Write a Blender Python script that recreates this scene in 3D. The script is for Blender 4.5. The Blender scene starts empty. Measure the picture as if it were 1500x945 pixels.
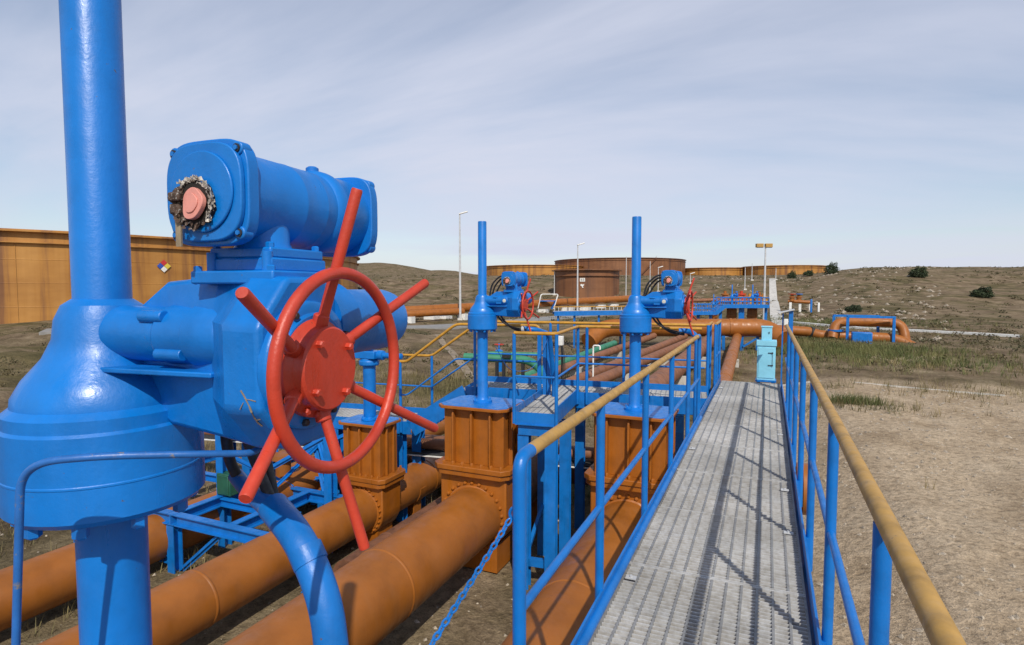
import bpy, bmesh, math, random
from mathutils import Vector, Matrix, noise

R = math.radians
PI = math.pi
random.seed(7)
S = bpy.context.scene
C = S.collection

# ---------------------------------------------------------------- camera (deck of the walkway is z = 0, walkway runs along +Y)
FPX, EYE = 850.0, 1.65
PITCH = math.atan(49.5 / 850)
YAW = math.atan(375 / 850 * math.cos(PITCH))
cam_d = bpy.data.cameras.new('camera')
cam = bpy.data.objects.new('camera', cam_d); C.objects.link(cam)
cam.location = (0, 0, EYE)
cam.rotation_euler = (PI / 2 - PITCH, 0, YAW)
cam_d.sensor_width = 36.0
cam_d.lens = FPX / 1500 * 36.0
cam_d.clip_start = 0.05
cam_d.clip_end = 6000
S.camera = cam

# ---------------------------------------------------------------- sky, sun, exposure
SUN_ELEV, SUN_AZ_VEC = R(44), Vector((0.52, -0.85, 0)).normalized()
w = bpy.data.worlds.new('World'); S.world = w; w.use_nodes = True
nt = w.node_tree; nt.nodes.clear()
N, L = nt.nodes.new, nt.links.new
out = N('ShaderNodeOutputWorld')
sky = N('ShaderNodeTexSky'); sky.sky_type = 'NISHITA'; sky.sun_disc = False
sky.sun_elevation = SUN_ELEV
sky.sun_rotation = math.atan2(SUN_AZ_VEC.x, SUN_AZ_VEC.y)
sky.air_density = 1.0; sky.dust_density = 0.6; sky.ozone_density = 1.4
bg1 = N('ShaderNodeBackground'); bg1.inputs[1].default_value = 0.12
bg2 = N('ShaderNodeBackground'); bg2.inputs[0].default_value = (0.575, 0.605, 0.72, 1); bg2.inputs[1].default_value = 1.17
tc = N('ShaderNodeTexCoord'); sep = N('ShaderNodeSeparateXYZ'); L(tc.outputs['Generated'], sep.inputs[0])
mz = N('ShaderNodeMath'); mz.operation = 'MAXIMUM'; L(sep.outputs[2], mz.inputs[0]); mz.inputs[1].default_value = 0.0
az = N('ShaderNodeMath'); az.operation = 'ADD'; L(mz.outputs[0], az.inputs[0]); az.inputs[1].default_value = 0.16
dx = N('ShaderNodeMath'); dx.operation = 'DIVIDE'; L(sep.outputs[0], dx.inputs[0]); L(az.outputs[0], dx.inputs[1])
dy = N('ShaderNodeMath'); dy.operation = 'DIVIDE'; L(sep.outputs[1], dy.inputs[0]); L(az.outputs[0], dy.inputs[1])
cmb = N('ShaderNodeCombineXYZ'); L(dx.outputs[0], cmb.inputs[0]); L(dy.outputs[0], cmb.inputs[1])
mp = N('ShaderNodeMapping'); L(cmb.outputs[0], mp.inputs[0]); mp.inputs['Rotation'].default_value = (0, 0, R(25)); mp.inputs['Scale'].default_value = (0.55, 1.0, 1)
mp.inputs['Location'].default_value = (1.7, 0.4, 0)
n1 = N('ShaderNodeTexNoise'); L(mp.outputs[0], n1.inputs['Vector']); n1.inputs['Scale'].default_value = 0.55; n1.inputs['Detail'].default_value = 7; n1.inputs['Roughness'].default_value = 0.55; n1.inputs['Distortion'].default_value = 0.5
cr = N('ShaderNodeValToRGB'); L(n1.outputs[0], cr.inputs[0])
cr.color_ramp.elements[0].position = 0.38; cr.color_ramp.elements[0].color = (0.34, 0.34, 0.34, 1)
cr.color_ramp.elements[1].position = 0.60; cr.color_ramp.elements[1].color = (1, 1, 1, 1)
hi = N('ShaderNodeMapRange'); L(sep.outputs[2], hi.inputs[0]); hi.inputs[1].default_value = 0.30; hi.inputs[2].default_value = 0.85; hi.inputs[3].default_value = 1.0; hi.inputs[4].default_value = 0.35
lo = N('ShaderNodeMapRange'); L(sep.outputs[2], lo.inputs[0]); lo.inputs[1].default_value = 0.0; lo.inputs[2].default_value = 0.16; lo.inputs[3].default_value = 0.8; lo.inputs[4].default_value = 0.0
ca = N('ShaderNodeMath'); ca.operation = 'MAXIMUM'; L(cr.outputs[0], ca.inputs[0]); L(lo.outputs[0], ca.inputs[1])
cm = N('ShaderNodeMath'); cm.operation = 'MULTIPLY'; L(ca.outputs[0], cm.inputs[0]); L(hi.outputs[0], cm.inputs[1])
mx = N('ShaderNodeMixShader'); L(cm.outputs[0], mx.inputs[0]); L(bg1.outputs[0], mx.inputs[1]); L(bg2.outputs[0], mx.inputs[2])
L(sky.outputs[0], bg1.inputs[0]); L(mx.outputs[0], out.inputs[0])

sun_d = bpy.data.lights.new('sun', 'SUN'); sun_d.energy = 3.9; sun_d.angle = R(0.55); sun_d.color = (1.0, 0.93, 0.82)
sun = bpy.data.objects.new('sun', sun_d); C.objects.link(sun)
sv = Vector((SUN_AZ_VEC.x * math.cos(SUN_ELEV), SUN_AZ_VEC.y * math.cos(SUN_ELEV), math.sin(SUN_ELEV)))
sun.rotation_euler = (-sv).to_track_quat('-Z', 'Y').to_euler()
sun.location = sv * 40
S.view_settings.view_transform = 'Standard'
S.view_settings.look = 'None'
S.view_settings.exposure = 0.0
S.view_settings.gamma = 1.0
S.render.engine = 'CYCLES'
S.cycles.max_bounces = 6

# ---------------------------------------------------------------- plan helpers: a bearing and a distance become a point on the site
_fw = Vector((-math.sin(YAW) * math.cos(PITCH), math.cos(YAW) * math.cos(PITCH), -math.sin(PITCH)))
_rt = Vector((math.cos(YAW), math.sin(YAW), 0))
_up = _rt.cross(_fw)
def site(u, v, d):
    return Vector((0, 0, EYE)) + (_fw + _rt * ((u - 750) / FPX) - _up * ((v - 472.5) / FPX)) * d
def plan(x, y):                      # site x,y -> (a, d): across / ahead of the viewpoint
    return (x * math.cos(YAW) + y * math.sin(YAW), -x * math.sin(YAW) + y * math.cos(YAW))
def unplan(a, d):
    return (a * math.cos(YAW) - d * math.sin(YAW), a * math.sin(YAW) + d * math.cos(YAW))

# ---------------------------------------------------------------- materials
def nodes(name):
    m = bpy.data.materials.new(name); m.use_nodes = True
    t = m.node_tree
    return m, t, t.nodes['Principled BSDF']
def ramp(t, src, stops):
    r = t.nodes.new('ShaderNodeValToRGB')
    e = r.color_ramp.elements
    e[0].position, e[0].color = stops[0][0], (*stops[0][1], 1)
    e[1].position, e[1].color = stops[-1][0], (*stops[-1][1], 1)
    for p, c in stops[1:-1]:
        k = e.new(p); k.color = (*c, 1)
    t.links.new(src, r.inputs[0])
    return r
def noise_tex(t, scale, detail=5, rough=0.55, vec=None, dist=0.0):
    n = t.nodes.new('ShaderNodeTexNoise')
    n.inputs['Scale'].default_value = scale; n.inputs['Detail'].default_value = detail
    n.inputs['Roughness'].default_value = rough; n.inputs['Distortion'].default_value = dist
    if vec is not None: t.links.new(vec, n.inputs['Vector'])
    return n
def objvec(t, scale=(1, 1, 1)):
    c = t.nodes.new('ShaderNodeTexCoord'); m = t.nodes.new('ShaderNodeMapping')
    m.inputs['Scale'].default_value = scale
    t.links.new(c.outputs['Object'], m.inputs[0])
    return m.outputs[0]
def bump(t, src, strength, dist, bsdf):
    b = t.nodes.new('ShaderNodeBump'); b.inputs['Strength'].default_value = strength; b.inputs['Distance'].default_value = dist
    t.links.new(src, b.inputs['Height']); t.links.new(b.outputs[0], bsdf.inputs['Normal'])
def paint(name, col, rough=0.3, var=0.18, scale=6.0, wear=None, wear_at=0.70, bump_d=0.0015, streak=1.0):
    m, t, b = nodes(name)
    v = objvec(t, (1, 1, streak))
    n = noise_tex(t, scale, 6, 0.6, v)
    d = tuple(c * (1 - var * 1.6) for c in col); l = tuple(min(1, c * (1 + var)) for c in col)
    stops = [(0.28, d), (0.5, col), (0.72, l)]
    r = ramp(t, n.outputs[0], stops)
    last = r.outputs[0]
    if wear:
        n2 = noise_tex(t, scale * 3.1, 8, 0.68, v)
        r2 = ramp(t, n2.outputs[0], [(wear_at, (0, 0, 0)), (wear_at + 0.05, (1, 1, 1))])
        mixn = t.nodes.new('ShaderNodeMix'); mixn.data_type = 'RGBA'
        t.links.new(r2.outputs[0], mixn.inputs[0]); t.links.new(last, mixn.inputs[6]); mixn.inputs[7].default_value = (*wear, 1)
        last = mixn.outputs[2]
    t.links.new(last, b.inputs['Base Color'])
    n3 = noise_tex(t, scale * 2.3, 5, 0.6, v)
    rr = ramp(t, n3.outputs[0], [(0.3, (rough * 0.75,) * 3), (0.75, (min(1, rough * 1.6),) * 3)])
    t.links.new(rr.outputs[0], b.inputs['Roughness'])
    n4 = noise_tex(t, scale * 9, 4, 0.6, v)
    bump(t, n4.outputs[0], 0.35, bump_d, b)
    return m

M = {}
def worn_paint(name, col, rough, dusty, chip, chip_at=0.675, scale=5):
    m, t, b = nodes(name)
    v = objvec(t); vz = objvec(t, (1, 1, 0.12))
    n = noise_tex(t, scale, 6, 0.6, v)
    base = ramp(t, n.outputs[0], [(0.30, tuple(c * 0.78 for c in col)), (0.5, col), (0.70, tuple(min(1, c * 1.14) for c in col))]).outputs[0]
    def over(base, src, lo, hi, c, amt=1.0):
        r = ramp(t, src, [(lo, (0, 0, 0)), (hi, (amt, amt, amt))])
        mixn = t.nodes.new('ShaderNodeMix'); mixn.data_type = 'RGBA'
        t.links.new(r.outputs[0], mixn.inputs[0]); t.links.new(base, mixn.inputs[6]); mixn.inputs[7].default_value = (*c, 1)
        return mixn.outputs[2]
    nd = noise_tex(t, scale * 1.7, 7, 0.65, vz)
    base = over(base, nd.outputs[0], 0.54, 0.80, dusty, 0.34)               # washed-down dust
    nf = noise_tex(t, scale * 0.55, 5, 0.6, v)
    base = over(base, nf.outputs[0], 0.56, 0.74, tuple(min(1, c * 1.12 + 0.02) for c in col), 0.5)   # chalking
    nc = noise_tex(t, scale * 8, 9, 0.72, v, 0.4)
    base = over(base, nc.outputs[0], chip_at, chip_at + 0.02, chip)         # chips
    t.links.new(base, b.inputs['Base Color'])
    n3 = noise_tex(t, scale * 2.3, 6, 0.65, vz)
    rr = ramp(t, n3.outputs[0], [(0.32, (rough * 0.7,) * 3), (0.72, (min(1, rough * 1.9),) * 3)])
    t.links.new(rr.outputs[0], b.inputs['Roughness'])
    n4 = noise_tex(t, scale * 7, 5, 0.6, v); n5 = noise_tex(t, scale * 26, 3, 0.6, v)
    ad = t.nodes.new('ShaderNodeMath'); ad.operation = 'MULTIPLY_ADD'; t.links.new(n5.outputs[0], ad.inputs[0]); ad.inputs[1].default_value = 0.35; t.links.new(n4.outputs[0], ad.inputs[2])
    bump(t, ad.outputs[0], 0.5, 0.0022, b)
    return m
M['blue'] = worn_paint('blue_paint', (0.002, 0.160, 0.54), 0.31, (0.022, 0.135, 0.36), (0.10, 0.075, 0.05))
M['blue_rail'] = worn_paint('blue_rail_paint', (0.003, 0.146, 0.49), 0.33, (0.04, 0.14, 0.34), (0.11, 0.07, 0.045), 0.665, 6)
M['red'] = worn_paint('red_paint', (0.47, 0.042, 0.018), 0.36, (0.36, 0.09, 0.05), (0.16, 0.06, 0.035), 0.665, 8)
M['yellow'] = paint('yellow_paint', (0.47, 0.235, 0.022), 0.42, 0.2, 9, wear=(0.24, 0.12, 0.02), wear_at=0.66)
M['yellow_dull'] = paint('faded_yellow_paint', (0.42, 0.245, 0.062), 0.5, 0.22, 11, wear=(0.24, 0.15, 0.06), wear_at=0.64)
M['orange'] = worn_paint('ochre_paint', (0.300, 0.099, 0.013), 0.42, (0.24, 0.12, 0.05), (0.13, 0.055, 0.025), 0.655, 2.6)
M['orange_valve'] = worn_paint('ochre_valve_paint', (0.31, 0.095, 0.008), 0.36, (0.25, 0.11, 0.035), (0.13, 0.05, 0.02), 0.665, 4)
M['brown'] = paint('faded_brown_paint', (0.23, 0.095, 0.045), 0.6, 0.24, 2.5, wear=(0.14, 0.07, 0.045), wear_at=0.6)
M['rust'] = paint('rusty_paint', (0.16, 0.065, 0.03), 0.7, 0.35, 4, wear=(0.08, 0.035, 0.02), wear_at=0.58)
M['green'] = paint('green_paint', (0.035, 0.20, 0.11), 0.45, 0.2, 4, wear=(0.06, 0.12, 0.07), wear_at=0.66)
M['green_dark'] = paint('dark_green_paint', (0.012, 0.085, 0.05), 0.5, 0.2, 6)
M['cyan'] = paint('pale_cyan_paint', (0.235, 0.58, 0.74), 0.4, 0.08, 4, wear=(0.2, 0.42, 0.5), wear_at=0.7)
M['white'] = paint('white_paint', (0.72, 0.72, 0.69), 0.5, 0.14, 6, wear=(0.4, 0.38, 0.34), wear_at=0.68)
M['pole'] = paint('galvanised_pole', (0.5, 0.51, 0.52), 0.45, 0.14, 4)
M['concrete'] = paint('pale_concrete', (0.52, 0.50, 0.46), 0.85, 0.2, 1.3, wear=(0.28, 0.26, 0.22), wear_at=0.6, bump_d=0.004)
M['asphalt'] = paint('weathered_asphalt', (0.24, 0.235, 0.225), 0.9, 0.15, 2, bump_d=0.004)
M['dark'] = paint('dark_rubber', (0.022, 0.022, 0.024), 0.5, 0.25, 20)
M['grime'] = paint('rusty_grime', (0.075, 0.045, 0.03), 0.75, 0.5, 60, wear=(0.3, 0.29, 0.27), wear_at=0.56, bump_d=0.004)
M['hole_shade'] = paint('hole_shade_tone', (0.012, 0.009, 0.007), 0.9, 0.5, 50)  # near-black tone carries the unlit depth of the cable hole
M['torn'] = paint('torn_tape', (0.5, 0.47, 0.42), 0.7, 0.4, 70, wear=(0.12, 0.08, 0.06), wear_at=0.55, bump_d=0.003)
M['strip'] = paint('tarnished_strip', (0.25, 0.2, 0.13), 0.5, 0.3, 40)
M['pink'] = paint('pink_plastic', (0.66, 0.27, 0.22), 0.45, 0.1, 30)
M['glass_eye'] = paint('pale_sight_glass', (0.55, 0.56, 0.5), 0.2, 0.1, 30)
M['conduit'] = paint('worn_conduit', (0.02, 0.13, 0.42), 0.35, 0.25, 9, wear=(0.2, 0.19, 0.18), wear_at=0.60)
M['black_text'] = paint('black_lettering', (0.03, 0.03, 0.03), 0.6, 0.1, 5)
M['sign_red'] = paint('sign_red', (0.5, 0.03, 0.03), 0.5, 0.1, 5)
M['sign_blue'] = paint('sign_blue', (0.03, 0.08, 0.4), 0.5, 0.1, 5)
M['sign_yellow'] = paint('sign_yellow', (0.65, 0.5, 0.06), 0.5, 0.1, 5)

def grating_mat(name, k):
    m, t, b = nodes(name)
    v = objvec(t, (1, 1, 1))
    n = noise_tex(t, 1.0, 6, 0.6, v); n2 = noise_tex(t, 22, 6, 0.65, v)
    r = ramp(t, n.outputs[0], [(0.32, (0.34 * k, 0.34 * k, 0.335 * k)), (0.5, (0.44 * k, 0.445 * k, 0.445 * k)), (0.66, (0.55 * k, 0.555 * k, 0.56 * k))])
    mixn = t.nodes.new('ShaderNodeMix'); mixn.data_type = 'RGBA'; mixn.blend_type = 'MULTIPLY'
    r2 = ramp(t, n2.outputs[0], [(0.34, (0.70, 0.67, 0.63)), (0.6, (1, 1, 1))])
    mixn.inputs[0].default_value = 1; t.links.new(r.outputs[0], mixn.inputs[6]); t.links.new(r2.outputs[0], mixn.inputs[7])
    t.links.new(mixn.outputs[2], b.inputs['Base Color'])
    b.inputs['Roughness'].default_value = 0.45
    return m
M['grating'] = grating_mat('galvanised_grating', 1.1)
M['grating_bars'] = grating_mat('shaded_grating_bars', 0.55)  # tie bars toned darker: shade between the bars put into their colour
def tank_mat(name, col, dark, light):
    m, t, b = nodes(name)
    v = objvec(t, (0.35, 0.35, 0.018))
    n = noise_tex(t, 1.6, 7, 0.62, v)
    r = ramp(t, n.outputs[0], [(0.36, dark), (0.48, col), (0.66, light)])
    v2 = objvec(t, (0.12, 0.12, 0.4)); n2 = noise_tex(t, 1.0, 5, 0.6, v2)
    r2 = ramp(t, n2.outputs[0], [(0.35, (0.72, 0.66, 0.6)), (0.62, (1, 1, 1))])
    mixn = t.nodes.new('ShaderNodeMix'); mixn.data_type = 'RGBA'; mixn.blend_type = 'MULTIPLY'; mixn.inputs[0].default_value = 0.8
    t.links.new(r.outputs[0], mixn.inputs[6]); t.links.new(r2.outputs[0], mixn.inputs[7])
    t.links.new(mixn.outputs[2], b.inputs['Base Color']); b.inputs['Roughness'].default_value = 0.6
    return m
M['tank'] = tank_mat('ochre_tank_steel', (0.42, 0.195, 0.038), (0.22, 0.095, 0.035), (0.48, 0.24, 0.06))
M['tank_rust'] = tank_mat('rust_tank_steel', (0.20, 0.085, 0.035), (0.12, 0.055, 0.03), (0.25, 0.11, 0.045))

def ground_mat():
    m, t, b = nodes('dry_ground')
    g = t.nodes.new('ShaderNodeNewGeometry'); P = g.outputs['Position']
    def vec(s):
        mm = t.nodes.new('ShaderNodeMapping'); mm.inputs['Scale'].default_value = (s, s, s); t.links.new(P, mm.inputs[0]); return mm.outputs[0]
    na = noise_tex(t, 0.045, 8, 0.62, vec(1)); nb = noise_tex(t, 0.6, 8, 0.65, vec(1)); nc = noise_tex(t, 9, 6, 0.7, vec(1)); nd = noise_tex(t, 0.16, 6, 0.6, vec(1), 0.6)
    ra = ramp(t, nb.outputs[0], [(0.30, (0.075, 0.055, 0.034)), (0.43, (0.165, 0.122, 0.078)), (0.57, (0.245, 0.187, 0.122)), (0.74, (0.36, 0.285, 0.20))])
    rg = ramp(t, nb.outputs[0], [(0.3, (0.060, 0.055, 0.026)), (0.55, (0.135, 0.112, 0.055)), (0.75, (0.23, 0.18, 0.10))])
    rd = ramp(t, nd.outputs[0], [(0.46, (0, 0, 0)), (0.60, (1, 1, 1))])
    mix = t.nodes.new('ShaderNodeMix'); mix.data_type = 'RGBA'
    t.links.new(rd.outputs[0], mix.inputs[0]); t.links.new(ra.outputs[0], mix.inputs[6]); t.links.new(rg.outputs[0], mix.inputs[7])
    # trodden sandy yard beside the walkway (vertex attribute painted from the plan)
    at = t.nodes.new('ShaderNodeAttribute'); at.attribute_name = 'yard'
    rs = ramp(t, nb.outputs[0], [(0.3, (0.33, 0.25, 0.165)), (0.5, (0.47, 0.37, 0.26)), (0.72, (0.57, 0.465, 0.34))])
    add = t.nodes.new('ShaderNodeMath'); add.operation = 'ADD'; t.links.new(at.outputs['Fac'], add.inputs[0])
    sub = t.nodes.new('ShaderNodeMath'); sub.operation = 'MULTIPLY_ADD'; t.links.new(nd.outputs[0], sub.inputs[0]); sub.inputs[1].default_value = 1.6; sub.inputs[2].default_value = -0.8
    t.links.new(sub.outputs[0], add.inputs[1])
    ry = ramp(t, add.outputs[0], [(0.35, (0, 0, 0)), (0.65, (1, 1, 1))])
    mix2 = t.nodes.new('ShaderNodeMix'); mix2.data_type = 'RGBA'
    t.links.new(ry.outputs[0], mix2.inputs[0]); t.links.new(mix.outputs[2], mix2.inputs[6]); t.links.new(rs.outputs[0], mix2.inputs[7])
    rc = ramp(t, nc.outputs[0], [(0.32, (0.45, 0.43, 0.40)), (0.52, (0.95, 0.94, 0.92)), (0.68, (1.2, 1.2, 1.18))])
    mix3 = t.nodes.new('ShaderNodeMix'); mix3.data_type = 'RGBA'; mix3.blend_type = 'MULTIPLY'; mix3.inputs[0].default_value = 0.85
    t.links.new(mix2.outputs[2], mix3.inputs[6]); t.links.new(rc.outputs[0], mix3.inputs[7])
    nf = noise_tex(t, 42, 4, 0.7, vec(1)); rf = ramp(t, nf.outputs[0], [(0.34, (0.55, 0.53, 0.5)), (0.47, (0.97, 0.96, 0.95)), (0.66, (1.12, 1.12, 1.1)), (0.74, (1.4, 1.38, 1.34))])
    mix4 = t.nodes.new('ShaderNodeMix'); mix4.data_type = 'RGBA'; mix4.blend_type = 'MULTIPLY'; mix4.inputs[0].default_value = 0.9
    t.links.new(mix3.outputs[2], mix4.inputs[6]); t.links.new(rf.outputs[0], mix4.inputs[7]); mix3 = mix4
    t.links.new(mix3.outputs[2], b.inputs['Base Color']); b.inputs['Roughness'].default_value = 0.95
    b.inputs['Specular IOR Level'].default_value = 0.1
    ad = t.nodes.new('ShaderNodeMath'); ad.operation = 'ADD'; t.links.new(nc.outputs[0], ad.inputs[0]); t.links.new(nb.outputs[0], ad.inputs[1])
    bump(t, ad.outputs[0], 0.8, 0.10, b)
    return m
M['ground'] = ground_mat()
def leaf_mat(name, a, bcol, scale):
    m, t, b = nodes(name)
    g = t.nodes.new('ShaderNodeNewGeometry')
    n = noise_tex(t, scale, 4, 0.6, g.outputs['Position'])
    r = ramp(t, n.outputs[0], [(0.35, a), (0.65, bcol)])
    t.links.new(r.outputs[0], b.inputs['Base Color']); b.inputs['Roughness'].default_value = 0.8
    return m
M['grass'] = leaf_mat('dry_grass', (0.075, 0.078, 0.024), (0.25, 0.19, 0.085), 0.5)
M['green_grass'] = leaf_mat('green_grass', (0.06, 0.085, 0.02), (0.17, 0.165, 0.055), 0.7)
M['scrub'] = leaf_mat('scrub_leaves', (0.045, 0.048, 0.018), (0.13, 0.10, 0.045), 0.2)
M['bush'] = leaf_mat('bush_leaves', (0.018, 0.030, 0.012), (0.05, 0.07, 0.025), 0.8)
M['path'] = paint('trodden_path', (0.25, 0.195, 0.135), 0.95, 0.35, 2, bump_d=0.01)
M['stone'] = paint('pale_stone', (0.34, 0.29, 0.225), 0.9, 0.5, 14, wear=(0.14, 0.115, 0.09), wear_at=0.54)

# ---------------------------------------------------------------- mesh builder
class MB:
    def __init__(s): s.v, s.f = [], []
    def add(s, vs, fs):
        o = len(s.v); s.v += [tuple(v) for v in vs]; s.f += [tuple(i + o for i in f) for f in fs]; return s
    def box(s, x0, x1, y0, y1, z0, z1, mat=None):
        vs = [Vector((x, y, z)) for z in (z0, z1) for y in (y0, y1) for x in (x0, x1)]
        if mat is not None: vs = [mat @ v for v in vs]
        return s.add(vs, [(0, 2, 3, 1), (4, 5, 7, 6), (0, 1, 5, 4), (2, 6, 7, 3), (0, 4, 6, 2), (1, 3, 7, 5)])
    def bar(s, a, b, wd, ht, up=(0, 0, 1)):
        a, b = Vector(a), Vector(b); d = (b - a); l = d.length; d.normalize()
        u = Vector(up)
        sd = d.cross(u)
        if sd.length < 1e-4: sd = d.cross(Vector((1, 0, 0)))
        sd.normalize(); u = sd.cross(d)
        vs = []
        for p in (a, b):
            for i, j in ((-1, -1), (1, -1), (1, 1), (-1, 1)): vs.append(p + sd * (i * wd / 2) + u * (j * ht / 2))
        return s.add(vs, [(3, 2, 1, 0), (4, 5, 6, 7), (0, 1, 5, 4), (1, 2, 6, 5), (2, 3, 7, 6), (3, 0, 4, 7)])
    def ibeam(s, a, b, wd, ht, tf=0.014, up=(0, 0, 1)):
        a, b = Vector(a), Vector(b); d = (b - a).normalized(); u = Vector(up)
        sd = d.cross(u)
        if sd.length < 1e-4: sd = d.cross(Vector((1, 0, 0)))
        sd.normalize(); u = sd.cross(d)
        s.bar(a + u * (ht / 2 - tf / 2), b + u * (ht / 2 - tf / 2), wd, tf, u)
        s.bar(a - u * (ht / 2 - tf / 2), b - u * (ht / 2 - tf / 2), wd, tf, u)
        s.bar(a, b, tf, ht - 2 * tf, u)
        return s
    def tube(s, pts, r, n=12, caps=True, closed=False):
        pts = [Vector(p) for p in pts]; m = len(pts)
        rs = r if isinstance(r, (list, tuple)) else [r] * m
        prev = None; vs = []
        for i, p in enumerate(pts):
            if closed: t = pts[(i + 1) % m] - pts[i - 1]
            else: t = (pts[min(i + 1, m - 1)] - pts[max(i - 1, 0)])
            t.normalize()
            if prev is None:
                a = Vector((0, 0, 1)) if abs(t.z) < 0.9 else Vector((1, 0, 0))
                nrm = (a - t * a.dot(t)).normalized()
            else:
                nrm = (prev - t * prev.dot(t)).normalized()
            prev = nrm; bi = t.cross(nrm)
            for k in range(n):
                q = 2 * PI * k / n
                vs.append(p + (nrm * math.cos(q) + bi * math.sin(q)) * rs[i])
        fs = []
        for i in range(m if closed else m - 1):
            j = (i + 1) % m
            for k in range(n):
                l = (k + 1) % n
                fs.append((i * n + k, i * n + l, j * n + l, j * n + k))
        if caps and not closed:
            fs.append(tuple(reversed(range(n)))); fs.append(tuple((m - 1) * n + k for k in range(n)))
        return s.add(vs, fs)
    def lathe(s, prof, axis='Z', at=(0, 0, 0), n=32):     # prof: (radius, height) list
        at = Vector(at); vs = []
        for r, h in prof:
            for k in range(n):
                q = 2 * PI * k / n; c, d = r * math.cos(q), r * math.sin(q)
                vs.append(at + Vector({'Z': (c, d, h), 'Y': (d, h, c), 'X': (h, c, d)}[axis]))
        m = len(prof); fs = []
        for i in range(m - 1):
            for k in range(n):
                l = (k + 1) % n
                fs.append((i * n + k, i * n + l, (i + 1) * n + l, (i + 1) * n + k))
        fs.append(tuple(reversed(range(n)))); fs.append(tuple((m - 1) * n + k for k in range(n)))
        return s.add(vs, fs)
    def prism(s, outl, lo, hi, axis='Z', at=(0, 0, 0)):   # outl: 2D points counter-clockwise
        at = Vector(at); n = len(outl)
        def P(a, b, h): return at + Vector({'Z': (a, b, h), 'Y': (a, h, b), 'X': (h, a, b)}[axis])
        vs = [P(a, b, lo) for a, b in outl] + [P(a, b, hi) for a, b in outl]
        fs = [tuple(reversed(range(n))), tuple(range(n, 2 * n))] + [(i, (i + 1) % n, n + (i + 1) % n, n + i) for i in range(n)]
        return s.add(vs, fs)
    def build(s, name, mat, parent=None, bevel=0, angle=35, segs=2):
        me = bpy.data.meshes.new(name); me.from_pydata(s.v, [], s.f); me.update()
        bm = bmesh.new(); bm.from_mesh(me); bmesh.ops.recalc_face_normals(bm, faces=bm.faces); bm.to_mesh(me); bm.free()
        me.shade_smooth(); me.set_sharp_from_angle(angle=R(angle))
        if mat is not None: me.materials.append(M[mat] if isinstance(mat, str) else mat)
        o = bpy.data.objects.new(name, me); C.objects.link(o)
        if parent is not None: o.parent = parent
        if bevel:
            b = o.modifiers.new('bevel', 'BEVEL'); b.width = bevel; b.segments = segs; b.limit_method = 'ANGLE'; b.angle_limit = R(40)
            b.harden_normals = False
        return o
def thing(name, label, cat, loc=(0, 0, 0), rz=0, group=None):
    o = bpy.data.objects.new(name, None); C.objects.link(o); o.location = loc; o.rotation_euler = (0, 0, rz)
    o.empty_display_size = 0.2
    return tag(o, label, cat, group)
def tag(o, label, cat, group=None, kind=None):
    if label: o['label'] = label
    if cat: o['category'] = cat
    if group: o['group'] = group
    if kind: o['kind'] = kind
    return o
def struct(o): o['kind'] = 'structure'; return o
def dup(root, loc, label, group=None, skip=()):
    r = root.copy(); C.objects.link(r); r.location = loc; r['label'] = label
    if group: r['group'] = group
    for ch in list(root.children):
        if ch.name.split('.')[0] in skip: continue
        c = ch.copy(); C.objects.link(c); c.parent = r
        for g in ch.children:
            e = g.copy(); C.objects.link(e); e.parent = c
    return r
def rnd_path(pts, rad, n=6):          # round the corners of a polyline
    pts = [Vector(p) for p in pts]; o = [pts[0]]
    for i in range(1, len(pts) - 1):
        a, b, c = pts[i - 1], pts[i], pts[i + 1]
        d1, d2 = (a - b), (c - b); rr = min(rad, d1.length * 0.49, d2.length * 0.49)
        p, q = b + d1.normalized() * rr, b + d2.normalized() * rr
        for k in range(n + 1):
            t = k / n; o.append(p * (1 - t) ** 2 + b * 2 * t * (1 - t) + q * t * t)
    o.append(pts[-1]); return o
def superellipse(a, b, e=3.2, n=40):
    o = []
    for k in range(n):
        q = 2 * PI * k / n; c, s_ = math.cos(q), math.sin(q)
        o.append((a * math.copysign(abs(c) ** (2 / e), c), b * math.copysign(abs(s_) ** (2 / e), s_)))
    return o
def smooth(a, b, t):
    t = max(0, min(1, (t - a) / (b - a))); return t * t * (3 - 2 * t)

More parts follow.
